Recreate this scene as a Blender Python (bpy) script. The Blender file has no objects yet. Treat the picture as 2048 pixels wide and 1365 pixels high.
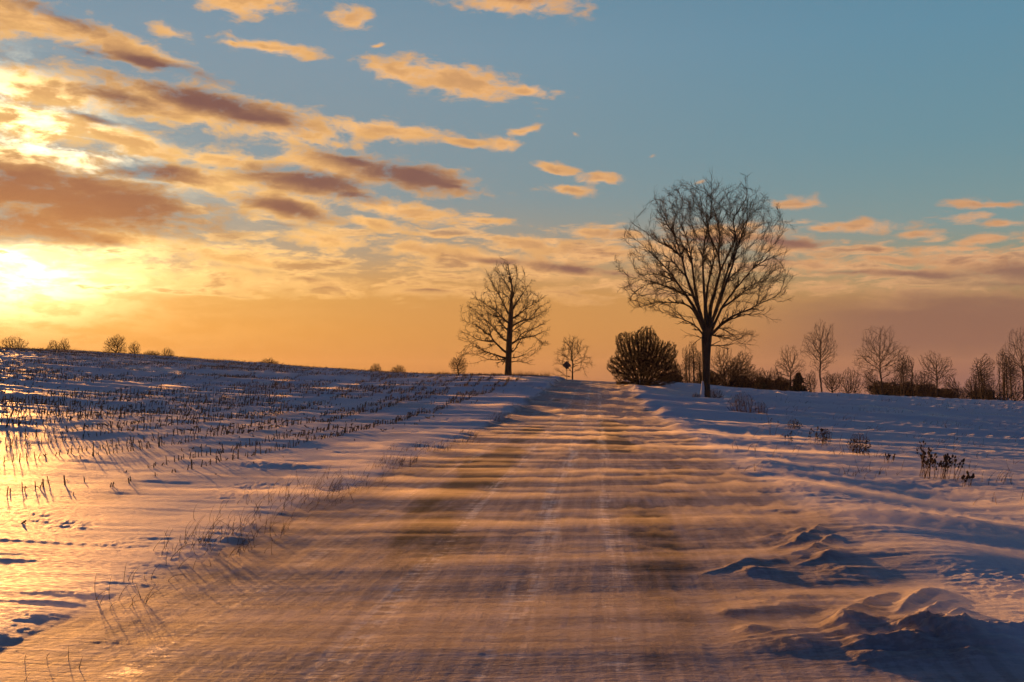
import bpy, math, random
import numpy as np
from mathutils import Vector, Matrix
SC = bpy.context.scene
COL = SC.collection
R = math.radians

# ------------------------------------------------------------------ camera
EYE = Vector((0.0, 0.0, 1.75))
FPX = 2000.0                       # focal length in pixels of a 2048 wide frame
YAW = math.atan(171 / FPX)         # camera turned left of the road direction (+Y)
PITCH = math.atan(74.5 / FPX)
cd = bpy.data.cameras.new('camera'); cam = bpy.data.objects.new('camera', cd); COL.objects.link(cam)
cd.sensor_width = 36.0; cd.lens = 36.0 * FPX / 2048
cd.clip_start = 0.1; cd.clip_end = 20000
cam.location = EYE
cam.rotation_euler = (math.pi / 2 + PITCH, 0, YAW)
SC.camera = cam
SC.view_settings.view_transform = 'Standard'; SC.view_settings.look = 'None'
SC.view_settings.exposure = 2.0; SC.view_settings.gamma = 1.0
SC.view_settings.use_curve_mapping = False
SC.cycles.volume_bounces = 2
SC.cycles.transparent_max_bounces = 96
SC.cycles.max_bounces = 6
SC.cycles.use_denoising = True
SC.cycles.sample_clamp_indirect = 4.0

_rot = cam.rotation_euler.to_matrix()
def ray(px, py):
    """unit direction in the world of a point of the photograph"""
    return (_rot @ Vector(((px - 1024) / FPX, (682.5 - py) / FPX, -1.0))).normalized()
def azel(px, py):
    d = ray(px, py)
    return math.atan2(d.x, d.y), math.asin(d.z)
SUN_AZ, SUN_EL = azel(2, 540)
SUN_EL = R(4.7)

# ------------------------------------------------------------------ node helper
class NB:
    def __init__(s, tree): s.t = tree; s.n = tree.nodes; s.l = tree.links
    def node(s, typ, **kw):
        x = s.n.new(typ)
        for k, v in kw.items(): setattr(x, k, v)
        return x
    def put(s, sock, v):
        if isinstance(v, V): s.l.new(v.o, sock)
        elif v is not None: sock.default_value = v
    def m(s, op, a, b=None, c=None, clamp=False):
        x = s.node('ShaderNodeMath', operation=op, use_clamp=clamp)
        s.put(x.inputs[0], a)
        if b is not None: s.put(x.inputs[1], b)
        if c is not None: s.put(x.inputs[2], c)
        return V(s, x.outputs[0])
    def vm(s, op, a, b=None, c=None, scale=None, out=0):
        x = s.node('ShaderNodeVectorMath', operation=op)
        s.put(x.inputs[0], a)
        if b is not None: s.put(x.inputs[1], b)
        if c is not None: s.put(x.inputs[2], c)
        if scale is not None: s.put(x.inputs['Scale'], scale)
        return V(s, x.outputs[out])
    def sep(s, v):
        x = s.node('ShaderNodeSeparateXYZ'); s.put(x.inputs[0], v); return [V(s, o) for o in x.outputs]
    def comb(s, a, b, c=0.0):
        x = s.node('ShaderNodeCombineXYZ')
        for i, v in enumerate((a, b, c)): s.put(x.inputs[i], v)
        return V(s, x.outputs[0])
    def mapping(s, v, loc=(0, 0, 0), rot=(0, 0, 0), sc=(1, 1, 1), kind='POINT'):
        x = s.node('ShaderNodeMapping', vector_type=kind); s.put(x.inputs[0], v)
        x.inputs[1].default_value = loc; x.inputs[2].default_value = rot; x.inputs[3].default_value = sc
        return V(s, x.outputs[0])
    def noise(s, v, scale=1.0, detail=4.0, rough=0.5, dist=0.0, dim='3D', out=0, lac=2.0):
        x = s.node('ShaderNodeTexNoise', noise_dimensions=dim); s.put(x.inputs['Vector'], v)
        for k, q in (('Scale', scale), ('Detail', detail), ('Roughness', rough), ('Distortion', dist), ('Lacunarity', lac)):
            s.put(x.inputs[k], q)
        return V(s, x.outputs[out])
    def mr(s, v, a, b, c=0.0, d=1.0, smooth=True):
        x = s.node('ShaderNodeMapRange', interpolation_type='SMOOTHSTEP' if smooth else 'LINEAR', clamp=True)
        for i, q in enumerate((v, a, b, c, d)): s.put(x.inputs[i], q)
        return V(s, x.outputs[0])
    def mix(s, f, a, b, blend='MIX'):
        x = s.node('ShaderNodeMix', data_type='RGBA', blend_type=blend, clamp_factor=True)
        s.put(x.inputs[0], f)
        s.put(x.inputs[6], a if isinstance(a, V) else (*a, 1.0)); s.put(x.inputs[7], b if isinstance(b, V) else (*b, 1.0))
        return V(s, x.outputs[2])
    def ramp(s, f, stops, interp='LINEAR'):
        x = s.node('ShaderNodeValToRGB'); s.put(x.inputs[0], f)
        x.color_ramp.interpolation = interp
        e = x.color_ramp.elements
        while len(e) > 1: e.remove(e[0])
        for i, (p, c) in enumerate(stops):
            q = e[0] if i == 0 else e.new(p)
            q.position = p; q.color = (*c, 1.0)
        return V(s, x.outputs[0])
class V:
    def __init__(s, b, o): s.b = b; s.o = o
    def __add__(s, x): return s.b.m('ADD', s, x)
    __radd__ = __add__
    def __sub__(s, x): return s.b.m('SUBTRACT', s, x)
    def __rsub__(s, x): return s.b.m('SUBTRACT', x, s)
    def __mul__(s, x): return s.b.m('MULTIPLY', s, x)
    __rmul__ = __mul__
    def __truediv__(s, x): return s.b.m('DIVIDE', s, x)
    def __pow__(s, x): return s.b.m('POWER', s, x)
def lin(r, g, b):
    f = lambda c: c / 12.92 if c <= 0.04045 else ((c + 0.055) / 1.055) ** 2.4
    return tuple(f(v / 255) for v in (r, g, b))

# ------------------------------------------------------------------ world: evening sky with lit clouds
W = bpy.data.worlds.new('World'); SC.world = W; W.use_nodes = True
W.cycles.sampling_method = 'MANUAL'; W.cycles.sample_map_resolution = 256
b = NB(W.node_tree); b.n.clear()
tc = b.node('ShaderNodeTexCoord')
D = b.vm('NORMALIZE', V(b, tc.outputs['Generated']))
dx, dy, dz = b.sep(D)
# azimuth / elevation, in hundredths of a (small) sky unit: 1 unit = 100/2000 rad = 2.87 degrees
U = b.m('ARCTAN2', dx, dy) * 20.0
E = b.m('ARCSINE', dz) * 20.0
P = b.comb(U, E, 0.0)
def sky_pt(px, py):
    a, e = azel(px, py); return a * 20, e * 20
# soft warping of the cloud plane
Pst = b.mapping(P, sc=(0.55, 1.7, 1))
w1 = b.noise(Pst, 1.1, 3, 0.55, dim='2D', out=1)
Pw = b.vm('ADD', P, b.vm('MULTIPLY', b.vm('SUBTRACT', w1, (0.5, 0.5, 0.5)), (0.55, 0.22, 0)))
Pw_st = b.mapping(Pw, rot=(0, 0, R(7)), sc=(0.5, 1.6, 1))
n_big = b.noise(Pw_st, 1.5, 6, 0.58, dim='2D')
n_fine = b.noise(b.mapping(Pw, rot=(0, 0, R(5)), sc=(0.8, 1.8, 1)), 2.6, 5, 0.6, dim='2D')
_turned = {}
def turned(t):
    if t not in _turned: _turned[t] = b.mapping(Pw, rot=(0, 0, R(t))) if t else Pw
    return _turned[t]
def field(lst, k=0.14):
    acc = None
    for (px, py, rx, ry, tilt, off) in lst:
        u, e = sky_pt(px, py)
        t = min((-9, 0, 3, 6, 9, 13), key=lambda q: abs(q - tilt)); c, s_ = math.cos(R(t)), math.sin(R(t))
        u, e = u * c - e * s_, u * s_ + e * c
        rx, ry = rx / 100, ry / 100
        v = b.vm('MULTIPLY_ADD', turned(t), (1 / rx, 1 / ry, 0), (-u / rx, -e / ry, 0))
        L = b.vm('LENGTH', v, out=1)
        if off: L = L + off
        acc = L if acc is None else b.m('SMOOTH_MIN', acc, L, k)
    return acc
# (photo x, photo y, half width, half height, tilt down to the right, thinness)
CLOUDS = [
 (70, 38, 190, 40, 9, 0), (250, 96, 165, 27, 13, 0), (-60, 15, 140, 62, 5, 0), (340, 65, 80, 20, 9, .5),
 (100, 178, 240, 38, 3, 0), (330, 205, 240, 48, 6, 0), (540, 245, 200, 44, 9, 0), (760, 262, 170, 24, 4, 0.05),
 (930, 285, 90, 12, 4, 0.25), (60, 245, 130, 45, 8, 0), (250, 280, 170, 30, 13, 0), (40, 330, 120, 46, 8, 0),
 (450, 320, 150, 30, 3, 0.1), (680, 330, 200, 34, 7, 0), (850, 358, 130, 32, 8, 0), (150, 400, 280, 95, 4, 0),
 (400, 360, 160, 36, 3, 0), (600, 370, 180, 34, 6, 0), (560, 410, 160, 40, 8, 0), (800, 420, 160, 24, 11, 0.05),
 (960, 440, 100, 14, 5, 0.15), (740, 445, 110, 18, 12, 0.1), (880, 475, 80, 8, -4, 0.25),
 (470, -5, 115, 36, 3, 0), (705, 36, 52, 22, 3, 0.05), (545, 97, 95, 17, 4, 0.02), (470, 88, 40, 8, 3, 0.2),
 (1030, 5, 170, 38, 3, 0.2), (760, 90, 35, 7, -12, 0.4), (800, 145, 95, 26, 9, 0.05), (920, 165, 150, 36, 8, 0.0),
 (1060, 182, 90, 17, 5, 0.12), (1050, 262, 50, 12, -8, 0.12), (1005, 288, 50, 16, 4, 0.1),
 (1110, 338, 55, 18, 8, 0.1), (1190, 356, 75, 13, 3, 0.1), (1135, 380, 70, 16, 3, 0.12),
 (1150, 268, 16, 10, 0, 0.72), (1310, 315, 28, 9, -5, 0.72), (1400, 362, 26, 9, -5, 0.68),
 (1590, 406, 62, 15, -3, 0.15), (1720, 452, 130, 15, 2, 0.2), (1650, 455, 80, 10, 2, 0.25), (1850, 468, 60, 13, 3, 0.15),
 (1960, 408, 110, 13, 3, 0.25), (2010, 445, 60, 12, 0, 0.25), (1960, 480, 90, 14, -8, 0.2),
 (1590, 495, 85, 24, 4, 0.05), (1640, 530, 100, 18, 4, 0.1), (1790, 520, 120, 14, 4, 0.15), (1930, 520, 130, 24, 4, 0.05),
 (2030, 545, 110, 32, 2, 0), (1800, 545, 170, 14, 2, 0.05), (1660, 575, 120, 14, 2, .2), (1750, 500, 90, 10, 3, .2), (1330, 590, 110, 12, 2, .3), (1250, 575, 120, 10, 2, .25), (1900, 500, 110, 12, -4, .15), (1850, 590, 120, 26, 3, 0.1), (2000, 605, 140, 30, 0, 0.05),
 (1780, 610, 90, 20, 0, 0.2), (1450, 470, 160, 30, 2, 0.15), (1180, 465, 90, 14, 3, 0.1), (1240, 470, 70, 12, 0, 0.15),
 (1060, 490, 110, 20, 2, 0.05), (1180, 505, 140, 24, 3, 0.05), (1100, 535, 170, 26, 6, 0), (1350, 500, 130, 26, 2, 0.1),
 (950, 515, 150, 20, 3, 0.05), (830, 500, 120, 20, 3, 0.1), (650, 480, 120, 26, 6, 0.1),
 (420, 500, 130, 20, 3, 0.1), (500, 520, 160, 22, 3, 0.1), (640, 570, 130, 22, 2, 0.1), (840, 585, 120, 14, 2, 0.1),
 (440, 560, 170, 30, 3, 0.1), (300, 560, 150, 40, 3, 0.15), (250, 480, 180, 24, 3, 0.0),
]
DARKS = [  # thick, shaded cores
 (120, 30, 110, 22, 12, 0.25), (320, 130, 130, 14, 8, 0.05), (180, 105, 90, 10, 6, 0.3), (240, 195, 110, 24, 6, 0.25), (420, 205, 190, 24, 9, 0.05),
 (520, 240, 120, 20, 6, 0.15), (200, 240, 80, 12, 10, 0.4), (300, 345, 110, 22, 2, 0.0), (140, 400, 280, 62, 6, -0.15),
 (20, 440, 190, 50, 2, -0.05), (250, 425, 130, 34, 2, -0.05), (130, 470, 130, 20, 6, 0.05), (210, 485, 60, 8, 6, 0.25),
 (620, 362, 120, 26, 7, -0.05), (720, 325, 110, 16, 10, 0.1), (820, 350, 130, 26, 9, -0.1), (570, 415, 110, 17, 8, 0.0), (700, 390, 90, 14, 8, 0.15),
 (890, 372, 80, 10, 8, 0.1), (1150, 535, 110, 12, 5, 0.05), (1230, 548, 60, 9, 3, 0.1), (1000, 520, 90, 8, 3, 0.25),
 (1590, 486, 75, 13, 6, 0.2), (1560, 520, 60, 8, 2, 0.35), (1840, 548, 130, 9, 2, 0.1), (2030, 545, 90, 20, 2, 0.05),
 (2020, 570, 110, 8, 0, 0.2), (1960, 600, 150, 14, 0, 0.1), (1400, 480, 100, 12, 2, 0.3), (1700, 545, 80, 7, 2, 0.35),
 (1030, 0, 110, 12, 3, 0.6), (560, 450, 60, 8, 3, 0.5), (620, 560, 60, 7, 2, 0.45), (860, 583, 60, 5, 2, 0.4),
]
F = field(CLOUDS)
Dk = field(DARKS, 0.4)
# the broken low layer of small clouds
lowband = b.mr(E + U * 0.03, 4.9, 2.3) * b.mr(E, 0.9, 1.7)
n_low = b.noise(b.mapping(Pw, rot=(0, 0, R(3)), sc=(0.42, 2.0, 1)), 1.7, 6, 0.6, dim='2D')
low = b.mr(n_low * lowband, 0.42, 0.57)
cov = b.mr(F + (n_big - 0.5) * 1.2 + (n_fine - 0.5) * 1.7, 1.16, 0.34)
cov = b.m('MAXIMUM', cov, low * 0.9)
dark = b.mr(Dk + (n_big - 0.5) * 0.9 + (n_fine - 0.5) * 0.25, 1.5, 0.15)
dark = b.m('MAXIMUM', dark, b.mr(n_low * lowband, 0.54, 0.70) * 0.6)
# nearness to the sun
su, se = SUN_AZ * 20, sky_pt(2, 545)[1]
def near(rx, ry, k=1.0, tilt=0.0):
    v = b.mapping(P, loc=(su, se, 0), rot=(0, 0, R(-tilt)), sc=(rx, ry, 1), kind='TEXTURE')
    L = b.vm('LENGTH', v, out=1)
    return b.m('EXPONENT', L * L * -k)
g_wide = near(9.0, 5.5)
g_mid = near(4.2, 2.6)
g_core = near(1.7, 0.68)
Ef = b.m('MULTIPLY', E, 1 / 8.0, clamp=True)
S = lambda c, k=1.0: tuple(v * k for v in lin(*c))
far_ramp = b.ramp(Ef, [(0.0, S((126, 90, 90))), (0.04, S((140, 99, 88))), (0.10, S((158, 112, 84))), (0.19, S((166, 134, 96))), (0.26, S((142, 146, 122))),
                       (0.36, S((124, 150, 150))), (0.55, S((108, 145, 157))), (0.8, S((98, 141, 162))), (1.0, S((90, 134, 158)))])
near_ramp = b.ramp(Ef, [(0.0, S((196, 126, 66))), (0.05, S((212, 138, 66))), (0.12, S((222, 150, 68))), (0.2, S((214, 160, 88))), (0.3, S((160, 150, 132))),
                        (0.45, S((136, 150, 154))), (0.8, S((128, 151, 166))), (1.0, S((112, 142, 162)))])
azf = b.mr(U, 8.0, -7.5)
sky = b.mix(azf, far_ramp, near_ramp)
mid = b.m('EXPONENT', b.vm('LENGTH', b.mapping(P, loc=(-1.5, 1.3, 0), sc=(7.0, 1.2, 1), kind='TEXTURE'), out=1) ** 2.0 * -1.0)
sky = b.mix(mid * 0.75, sky, S((206, 146, 82)))
# overhead the sky goes over into the physical twilight sky
nish = b.node('ShaderNodeTexSky', sky_type='NISHITA', sun_disc=False)
nish.sun_elevation = SUN_EL; nish.sun_rotation = SUN_AZ
nish.altitude = 250; nish.air_density = 1.0; nish.dust_density = 1.5; nish.ozone_density = 2.0
nsky = b.vm('MULTIPLY', V(b, nish.outputs[0]), (0.42, 0.45, 0.74))
NISH = b.vm('SCALE', nsky, scale=0.13)
# clouds
bright = b.mix(b.mr(U, 9.0, -9.0), S((220, 164, 118)), S((252, 190, 122)))
bright = b.mix(g_wide * 0.6, bright, S((255, 196, 112), 1.05))
bright = b.mix(g_mid * 0.7, bright, (1.3, 0.92, 0.36))
darkc = b.mix(b.mr(U, 6, -8), S((140, 100, 88)), S((116, 80, 78)))
darkc = b.mix(g_mid * 0.75, darkc, S((176, 106, 66)))
tex = b.mr(n_fine * 0.6 + n_big * 0.4, 0.36, 0.64, 0.82, 1.1)
lowfade = b.mr(E, 0.9, 2.2)
body = b.mr(F + (n_big - 0.5) * 1.5, 0.62, 0.05)
tan = b.mix(g_mid, b.mix(b.mr(U, 6, -8), S((176, 132, 102)), S((196, 146, 98))), S((250, 176, 92)))
cl = b.mix(body * 0.62, b.vm('SCALE', bright, scale=tex), tan)
cl = b.mix(dark * 0.95, cl, darkc)
sky = b.mix(cov * b.mr(F + (n_fine - 0.5) * 0.5, 1.4, 0.5, 0.8, 0.97) * (lowfade * 0.9 + 0.1), sky, cl)
# dusk bank low on the right
bank = b.mr(E + (n_low - 0.5) * 0.5, 1.75, 1.2) * b.mr(E, 0.1, 0.7) * b.mr(U, 1.5, 6.0)
sky = b.mix(bank * 0.85, sky, S((138, 100, 86)))
# glare of the sun behind the gap under the dark cloud
gap = b.mr(dark, 0.75, 0.15)
glow = (g_core * 2.8 + g_mid * 0.16) * (gap * 0.93 + 0.07) * b.mr(n_low * 0.6 + n_fine * 0.4, 0.38, 0.6, 0.55, 1.15)
glow2 = b.m('EXPONENT', b.vm('LENGTH', b.mapping(P, loc=(sky_pt(60, 262)[0], sky_pt(60, 262)[1], 0), rot=(0, 0, R(-25)), sc=(1.9, 0.75, 1), kind='TEXTURE'), out=1) ** 2.0 * -1.0)
glow = glow + glow2 * b.mr(n_big + n_fine * 0.5, 0.66, 0.92) * 2.2 * gap
gl = b.vm('SCALE', b.comb(1.0, 0.72, 0.34), scale=glow)
sky = b.vm('ADD', sky, gl)
sky = b.vm('ADD', sky, b.vm('SCALE', b.comb(0.25, 0.12, 0.01), scale=near(6.0, 2.2) * b.mr(E, 5.5, 1.5)))
# behind the observer and overhead: dim twilight; in front: the colours above
frontw = b.mr(dy, -0.1, 0.5) * b.mr(E, 13.0, 8.2)
sky = b.mix(frontw, NISH, sky)
bg = b.node('ShaderNodeBackground'); b.put(bg.inputs[0], sky); bg.inputs[1].default_value = 0.25   # / 2**exposure
# below the horizon: dim ground colour
wo = b.node('ShaderNodeOutputWorld'); b.l.new(bg.outputs[0], wo.inputs[0])

# ------------------------------------------------------------------ sun
sd = bpy.data.lights.new('sun', 'SUN'); sun = bpy.data.objects.new('sun', sd); COL.objects.link(sun)
sd.energy = 2.1; sd.angle = R(0.9); sd.color = (1.0, 0.41, 0.10)
sv = Vector((math.sin(SUN_AZ) * math.cos(SUN_EL), math.cos(SUN_AZ) * math.cos(SUN_EL), math.sin(SUN_EL)))
sun.rotation_euler = sv.to_track_quat('Z', 'Y').to_euler()
sun.location = sv * 100
# ------------------------------------------------------------------ object helpers
def tag(o, label=None, cat=None, group=None, kind=None):
    if label: o['label'] = label
    if cat: o['category'] = cat
    if group: o['group'] = group
    if kind: o['kind'] = kind
    return o
def empty(name, loc, rz=0.0):
    o = bpy.data.objects.new(name, None); COL.objects.link(o)
    o.location = loc; o.rotation_euler = (0, 0, rz); o.empty_display_size = 0.3
    return o
def np_mesh(name, verts, loops, sizes, mat, parent=None, smooth=False, normals=None):
    """one mesh object out of numpy arrays; loops = flat vertex indices, sizes = corners per face"""
    me = bpy.data.meshes.new(name)
    me.vertices.add(len(verts)); me.vertices.foreach_set('co', np.asarray(verts, np.float32).ravel())
    me.loops.add(len(loops)); me.loops.foreach_set('vertex_index', np.asarray(loops, np.int32))
    sizes = np.asarray(sizes, np.int32)
    st = np.concatenate(([0], np.cumsum(sizes)[:-1])).astype(np.int32)
    me.polygons.add(len(sizes)); me.polygons.foreach_set('loop_start', st)
    try: me.polygons.foreach_set('loop_total', sizes)
    except Exception: pass
    me.update(calc_edges=True)
    me.polygons.foreach_set('use_smooth', np.full(len(sizes), smooth))
    if normals is not None: me.normals_split_custom_set_from_vertices(normals)
    me.materials.append(mat)
    o = bpy.data.objects.new(name, me); COL.objects.link(o)
    if parent is not None: o.parent = parent
    return o

def box(b_, x0, x1, y0, y1, z0, z1):
    vs = [(x, y, z) for x in (x0, x1) for y in (y0, y1) for z in (z0, z1)]
    i = len(b_[0]); b_[0].extend(vs)
    for f in ((0, 1, 3, 2), (4, 6, 7, 5), (0, 4, 5, 1), (2, 3, 7, 6), (0, 2, 6, 4), (1, 5, 7, 3)): b_[1].append([i + k for k in f])
def mesh_o(name, b_, mat, parent=None, bevel=0.0):
    me = bpy.data.meshes.new(name); me.from_pydata([tuple(v) for v in b_[0]], [], b_[1]); me.materials.append(mat); me.update()
    o = bpy.data.objects.new(name, me); COL.objects.link(o); o.parent = parent
    if bevel: m = o.modifiers.new('bevel', 'BEVEL'); m.width = bevel; m.segments = 2
    return o

# ------------------------------------------------------------------ noise in numpy
_rs = np.random.RandomState(7)
_perm = _rs.permutation(4096).astype(np.int64)
_grad = _rs.rand(4096) * 2 * math.pi
_gx, _gy = np.cos(_grad), np.sin(_grad)
def pnoise(x, y, seed=0):
    xi, yi = np.floor(x).astype(np.int64), np.floor(y).astype(np.int64)
    xf, yf = x - xi, y - yi
    u, v = xf ** 3 * (xf * (xf * 6 - 15) + 10), yf ** 3 * (yf * (yf * 6 - 15) + 10)
    def g(ix, iy, fx, fy):
        h = _perm[(_perm[(ix + seed * 131) & 4095] + iy) & 4095]
        return _gx[h] * fx + _gy[h] * fy
    a, b_ = g(xi, yi, xf, yf), g(xi + 1, yi, xf - 1, yf)
    c, d = g(xi, yi + 1, xf, yf - 1), g(xi + 1, yi + 1, xf - 1, yf - 1)
    return 1.5 * ((a + (b_ - a) * u) * (1 - v) + (c + (d - c) * u) * v)
def fbm(x, y, o=4, seed=0, r=0.5):
    s, a = 0.0, 1.0
    for i in range(o):
        s = s + a * pnoise(x, y, seed + i); x = x * 2.03 + 17.1; y = y * 2.03 + 3.7; a *= r
    return s
def sst(a, b_, x):
    t = np.clip((x - a) / (b_ - a), 0, 1); return t * t * (3 - 2 * t)

# ------------------------------------------------------------------ terrain
# control points: (photo column, [(distance, height)...]) turned into a thin-plate surface over (bearing, log distance)
EY = EYE.z
def zat(py, dist): return EY + (757 - py) * dist / FPX
PROFILE = [
 (-900, [(3, 0.0), (8, .12), (20, .5), (45, 2.0), (90, 5.0), (170, 8.5), (300, 7.5), (700, 2), (3000, -40)]),
 (-300, [(3, 0.0), (8, .10), (20, .4), (45, 1.7), (90, 4.0), (160, zat(706, 160)), (260, 4.5), (700, -4), (3000, -50)]),
 (0,    [(3, 0.0), (8, .07), (20, .26), (45, 1.25), (90, 3.1), (155, zat(709, 155)), (230, 4.6), (700, -6), (3000, -55)]),
 (300,  [(3, 0.0), (8, .03), (20, .18), (45, .85), (90, 2.5), (145, zat(720, 145)), (220, 3.3), (700, -8), (3000, -60)]),
 (540,  [(3, 0.0), (9, .01), (20, .10), (45, .52), (90, 1.9), (135, zat(735, 135)), (200, 2.0), (700, -9), (3000, -60)]),
 (760,  [(3, 0.0), (9, 0), (20, .04), (45, .32), (90, 1.5), (120, zat(748, 120)), (200, 0.6), (700, -10), (3000, -60)]),
 (900,  [(3, 0.0), (9, 0), (20, .01), (45, .22), (90, 1.5), (112, zat(753, 112)), (200, -.1), (700, -10), (3000, -60)]),
 (1015, [(3, 0.0), (9, 0), (20, 0), (45, .16), (85, 1.35), (108, zat(754, 108)), (200, -.4), (700, -11), (3000, -60)]),
 (1110, [(3, 0.0), (9, 0), (20, 0), (45, .12), (80, 1.0), (104, zat(758.5, 104)), (200, -.8), (700, -11), (3000, -60)]),
 (1195, [(3, 0.0), (9, 0), (20, 0), (45, .05), (75, .75), (98, zat(766.5, 98)), (200, -1.2), (700, -12), (3000, -60)]),
 (1300, [(3, 0.0), (9, 0), (20, 0), (45, .0), (75, .52), (98, zat(769, 98)), (200, -1.5), (700, -12), (3000, -60)]),
 (1430, [(3, 0.0), (9, 0), (20, 0), (45, -.12), (78, .12), (108, zat(776, 108)), (200, -2), (700, -14), (3000, -60)]),
 (1600, [(3, 0.0), (9, 0), (20, -.05), (45, -.35), (80, -.35), (140, zat(788, 140)), (230, -4), (700, -16), (3000, -65)]),
 (1800, [(3, 0.0), (9, 0), (20, -.12), (45, -.65), (80, -1.0), (175, zat(797, 175)), (280, -6.5), (700, -20), (3000, -70)]),
 (2048, [(3, 0.0), (9, 0), (20, -.2), (45, -.9), (90, -1.7), (215, zat(803, 215)), (320, -8.5), (700, -24), (3000, -75)]),
 (2400, [(3, 0.0), (9, 0), (20, -.2), (45, -1.1), (90, -2.2), (230, zat(806, 230)), (320, -9), (700, -26), (3000, -80)]),
 (3200, [(3, 0.0), (9, 0), (20, -.2), (45, -1.1), (90, -2.2), (230, -6), (700, -26), (3000, -80)]),
]
_cp = []
for px, ls in PROFILE:
    th = math.atan((px - 1195) / FPX)
    for r_, z_ in ls: _cp.append((th * 1.6, math.log(r_), z_))
for th in (-2.4, -1.7, 1.9, 2.6, 3.1, -3.1):
    for r_ in (3, 20, 200, 3000): _cp.append((th * 1.6, math.log(r_), {3: 0, 20: 0, 200: 1, 3000: -40}[r_]))
_cp = np.array(_cp)
def _tps_k(d2): return 0.5 * d2 * np.log(d2 + 1e-12)
# heights are interpolated after compressing them, so that the far falls do not ring into the near ground
_h = np.arcsinh(_cp[:, 2] * 1.0)
_n = len(_cp)
_A = np.zeros((_n + 3, _n + 3))
_A[:_n, :_n] = _tps_k(((_cp[:, None, :2] - _cp[None, :, :2]) ** 2).sum(-1)) + np.eye(_n) * 1e-4
_A[:_n, _n] = 1; _A[:_n, _n + 1:] = _cp[:, :2]; _A[_n:, :_n] = _A[:_n, _n:].T
_w = np.linalg.solve(_A, np.concatenate([_h, np.zeros(3)]))
# tabulated for speed
_TA = np.linspace(-3.2 * 1.6, 3.2 * 1.6, 400); _TR = np.linspace(math.log(1.0), math.log(12000), 420)
_ta, _tr = np.meshgrid(_TA, _TR, indexing='ij')
_tab = np.full(_ta.shape, _w[_n]) + _w[_n + 1] * _ta + _w[_n + 2] * _tr
for i in range(_n): _tab += _w[i] * _tps_k((_ta - _cp[i, 0]) ** 2 + (_tr - _cp[i, 1]) ** 2)
_tab = np.sinh(np.clip(_tab, -6, 4))
_tab *= sst(math.log(2.0), math.log(4.0), _tr)
def macro(x, y):
    r_ = np.sqrt(x * x + y * y) + 1e-6
    a = np.clip((np.arctan2(x, y) * 1.6 - _TA[0]) / (_TA[1] - _TA[0]), 0, 398.999)
    l = np.clip((np.log(r_) - _TR[0]) / (_TR[1] - _TR[0]), 0, 418.999)
    ai, li = a.astype(int), l.astype(int); af, lf = a - ai, l - li
    return (_tab[ai, li] * (1 - af) + _tab[ai + 1, li] * af) * (1 - lf) + (_tab[ai, li + 1] * (1 - af) + _tab[ai + 1, li + 1] * af) * lf
ROAD_L, ROAD_R = -3.95, 2.75
def edge_l(y): return ROAD_L + 0.22 * pnoise(y * 0.22, y * 0 + 3.3, 5) + 0.10 * pnoise(y * 0.9, y * 0 + 1.3, 6)
def edge_r(y): return ROAD_R + 0.35 * pnoise(y * 0.25, y * 0 + 7.3, 8) + 0.12 * pnoise(y * 1.1, y * 0 + 5.3, 9)
WD = R(8)      # wind blows from the left, a little away from the camera
def wind(x, y):
    k = WD + 0.10 * pnoise(x * 0.03, y * 0.05, 21)
    return x * math.cos(WD) + y * math.sin(WD), -x * math.sin(WD) + y * math.cos(WD)
# heaps thrown up by the plough along the right-hand verge: x, y, height, radius x, radius y
_r5 = random.Random(5)
HEAPS = []
def heap(px, py, h, rx, ry):
    d = ray(px, py); t = -EY / d.z; HEAPS.append((d.x * t, d.y * t, h * ((0.34 if py > 1200 else .24) if rx > .21 else 0.55), rx, ry))
for q in [(1860, 1290, .34, .55, .40), (1930, 1290, .12, .5, .35), (1800, 1240, .12, .8, .4), (1690, 1262, .22, .16, .16), (1650, 1285, .10, .40, .22), (1560, 1290, .09, .35, .2),
          (1740, 1300, .08, .16, .14), (1500, 1262, .10, .12, .12), (1470, 1225, .07, .14, .12), (1620, 1200, .13, .6, .25), (1560, 1215, .10, .35, .2),
          (1750, 1322, .14, .30, .18), (1950, 1330, .07, .18, .14), (1900, 1345, .05, .3, .2),
          (1600, 1085, .22, .6, .45), (1660, 1115, .24, .5, .40), (1690, 1145, .18, .35, .3), (1640, 1160, .10, .3, .25), (1500, 1120, .12, .35, .35),
          (1515, 1145, .10, .2, .2), (1540, 1025, .08, .5, .3), (1420, 1060, .05, .6, .3), (1440, 1040, .06, .4, .3), (1620, 1030, .08, .9, .4), (1750, 1060, .10, 1.2, .5),
          (1580, 965, .10, .9, .6), (1760, 1000, .16, 1.6, .8), (1950, 1030, .22, 1.6, .9), (1650, 940, .12, 1.6, .6), (1450, 900, .14, 2.2, 1.0), (1400, 870, .18, 2.2, 1.2),
          (1330, 862, .12, 1.5, 1.2), (1320, 838, .16, 1.6, 1.4), (1280, 812, .2, 2.2, 2.0), (1370, 850, .14, 2.4, 1.2)]: heap(*q)
def rough_n(x, y): return fbm(x * 7, y * 9, 3, 77, 0.6)
FINS = []
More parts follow.
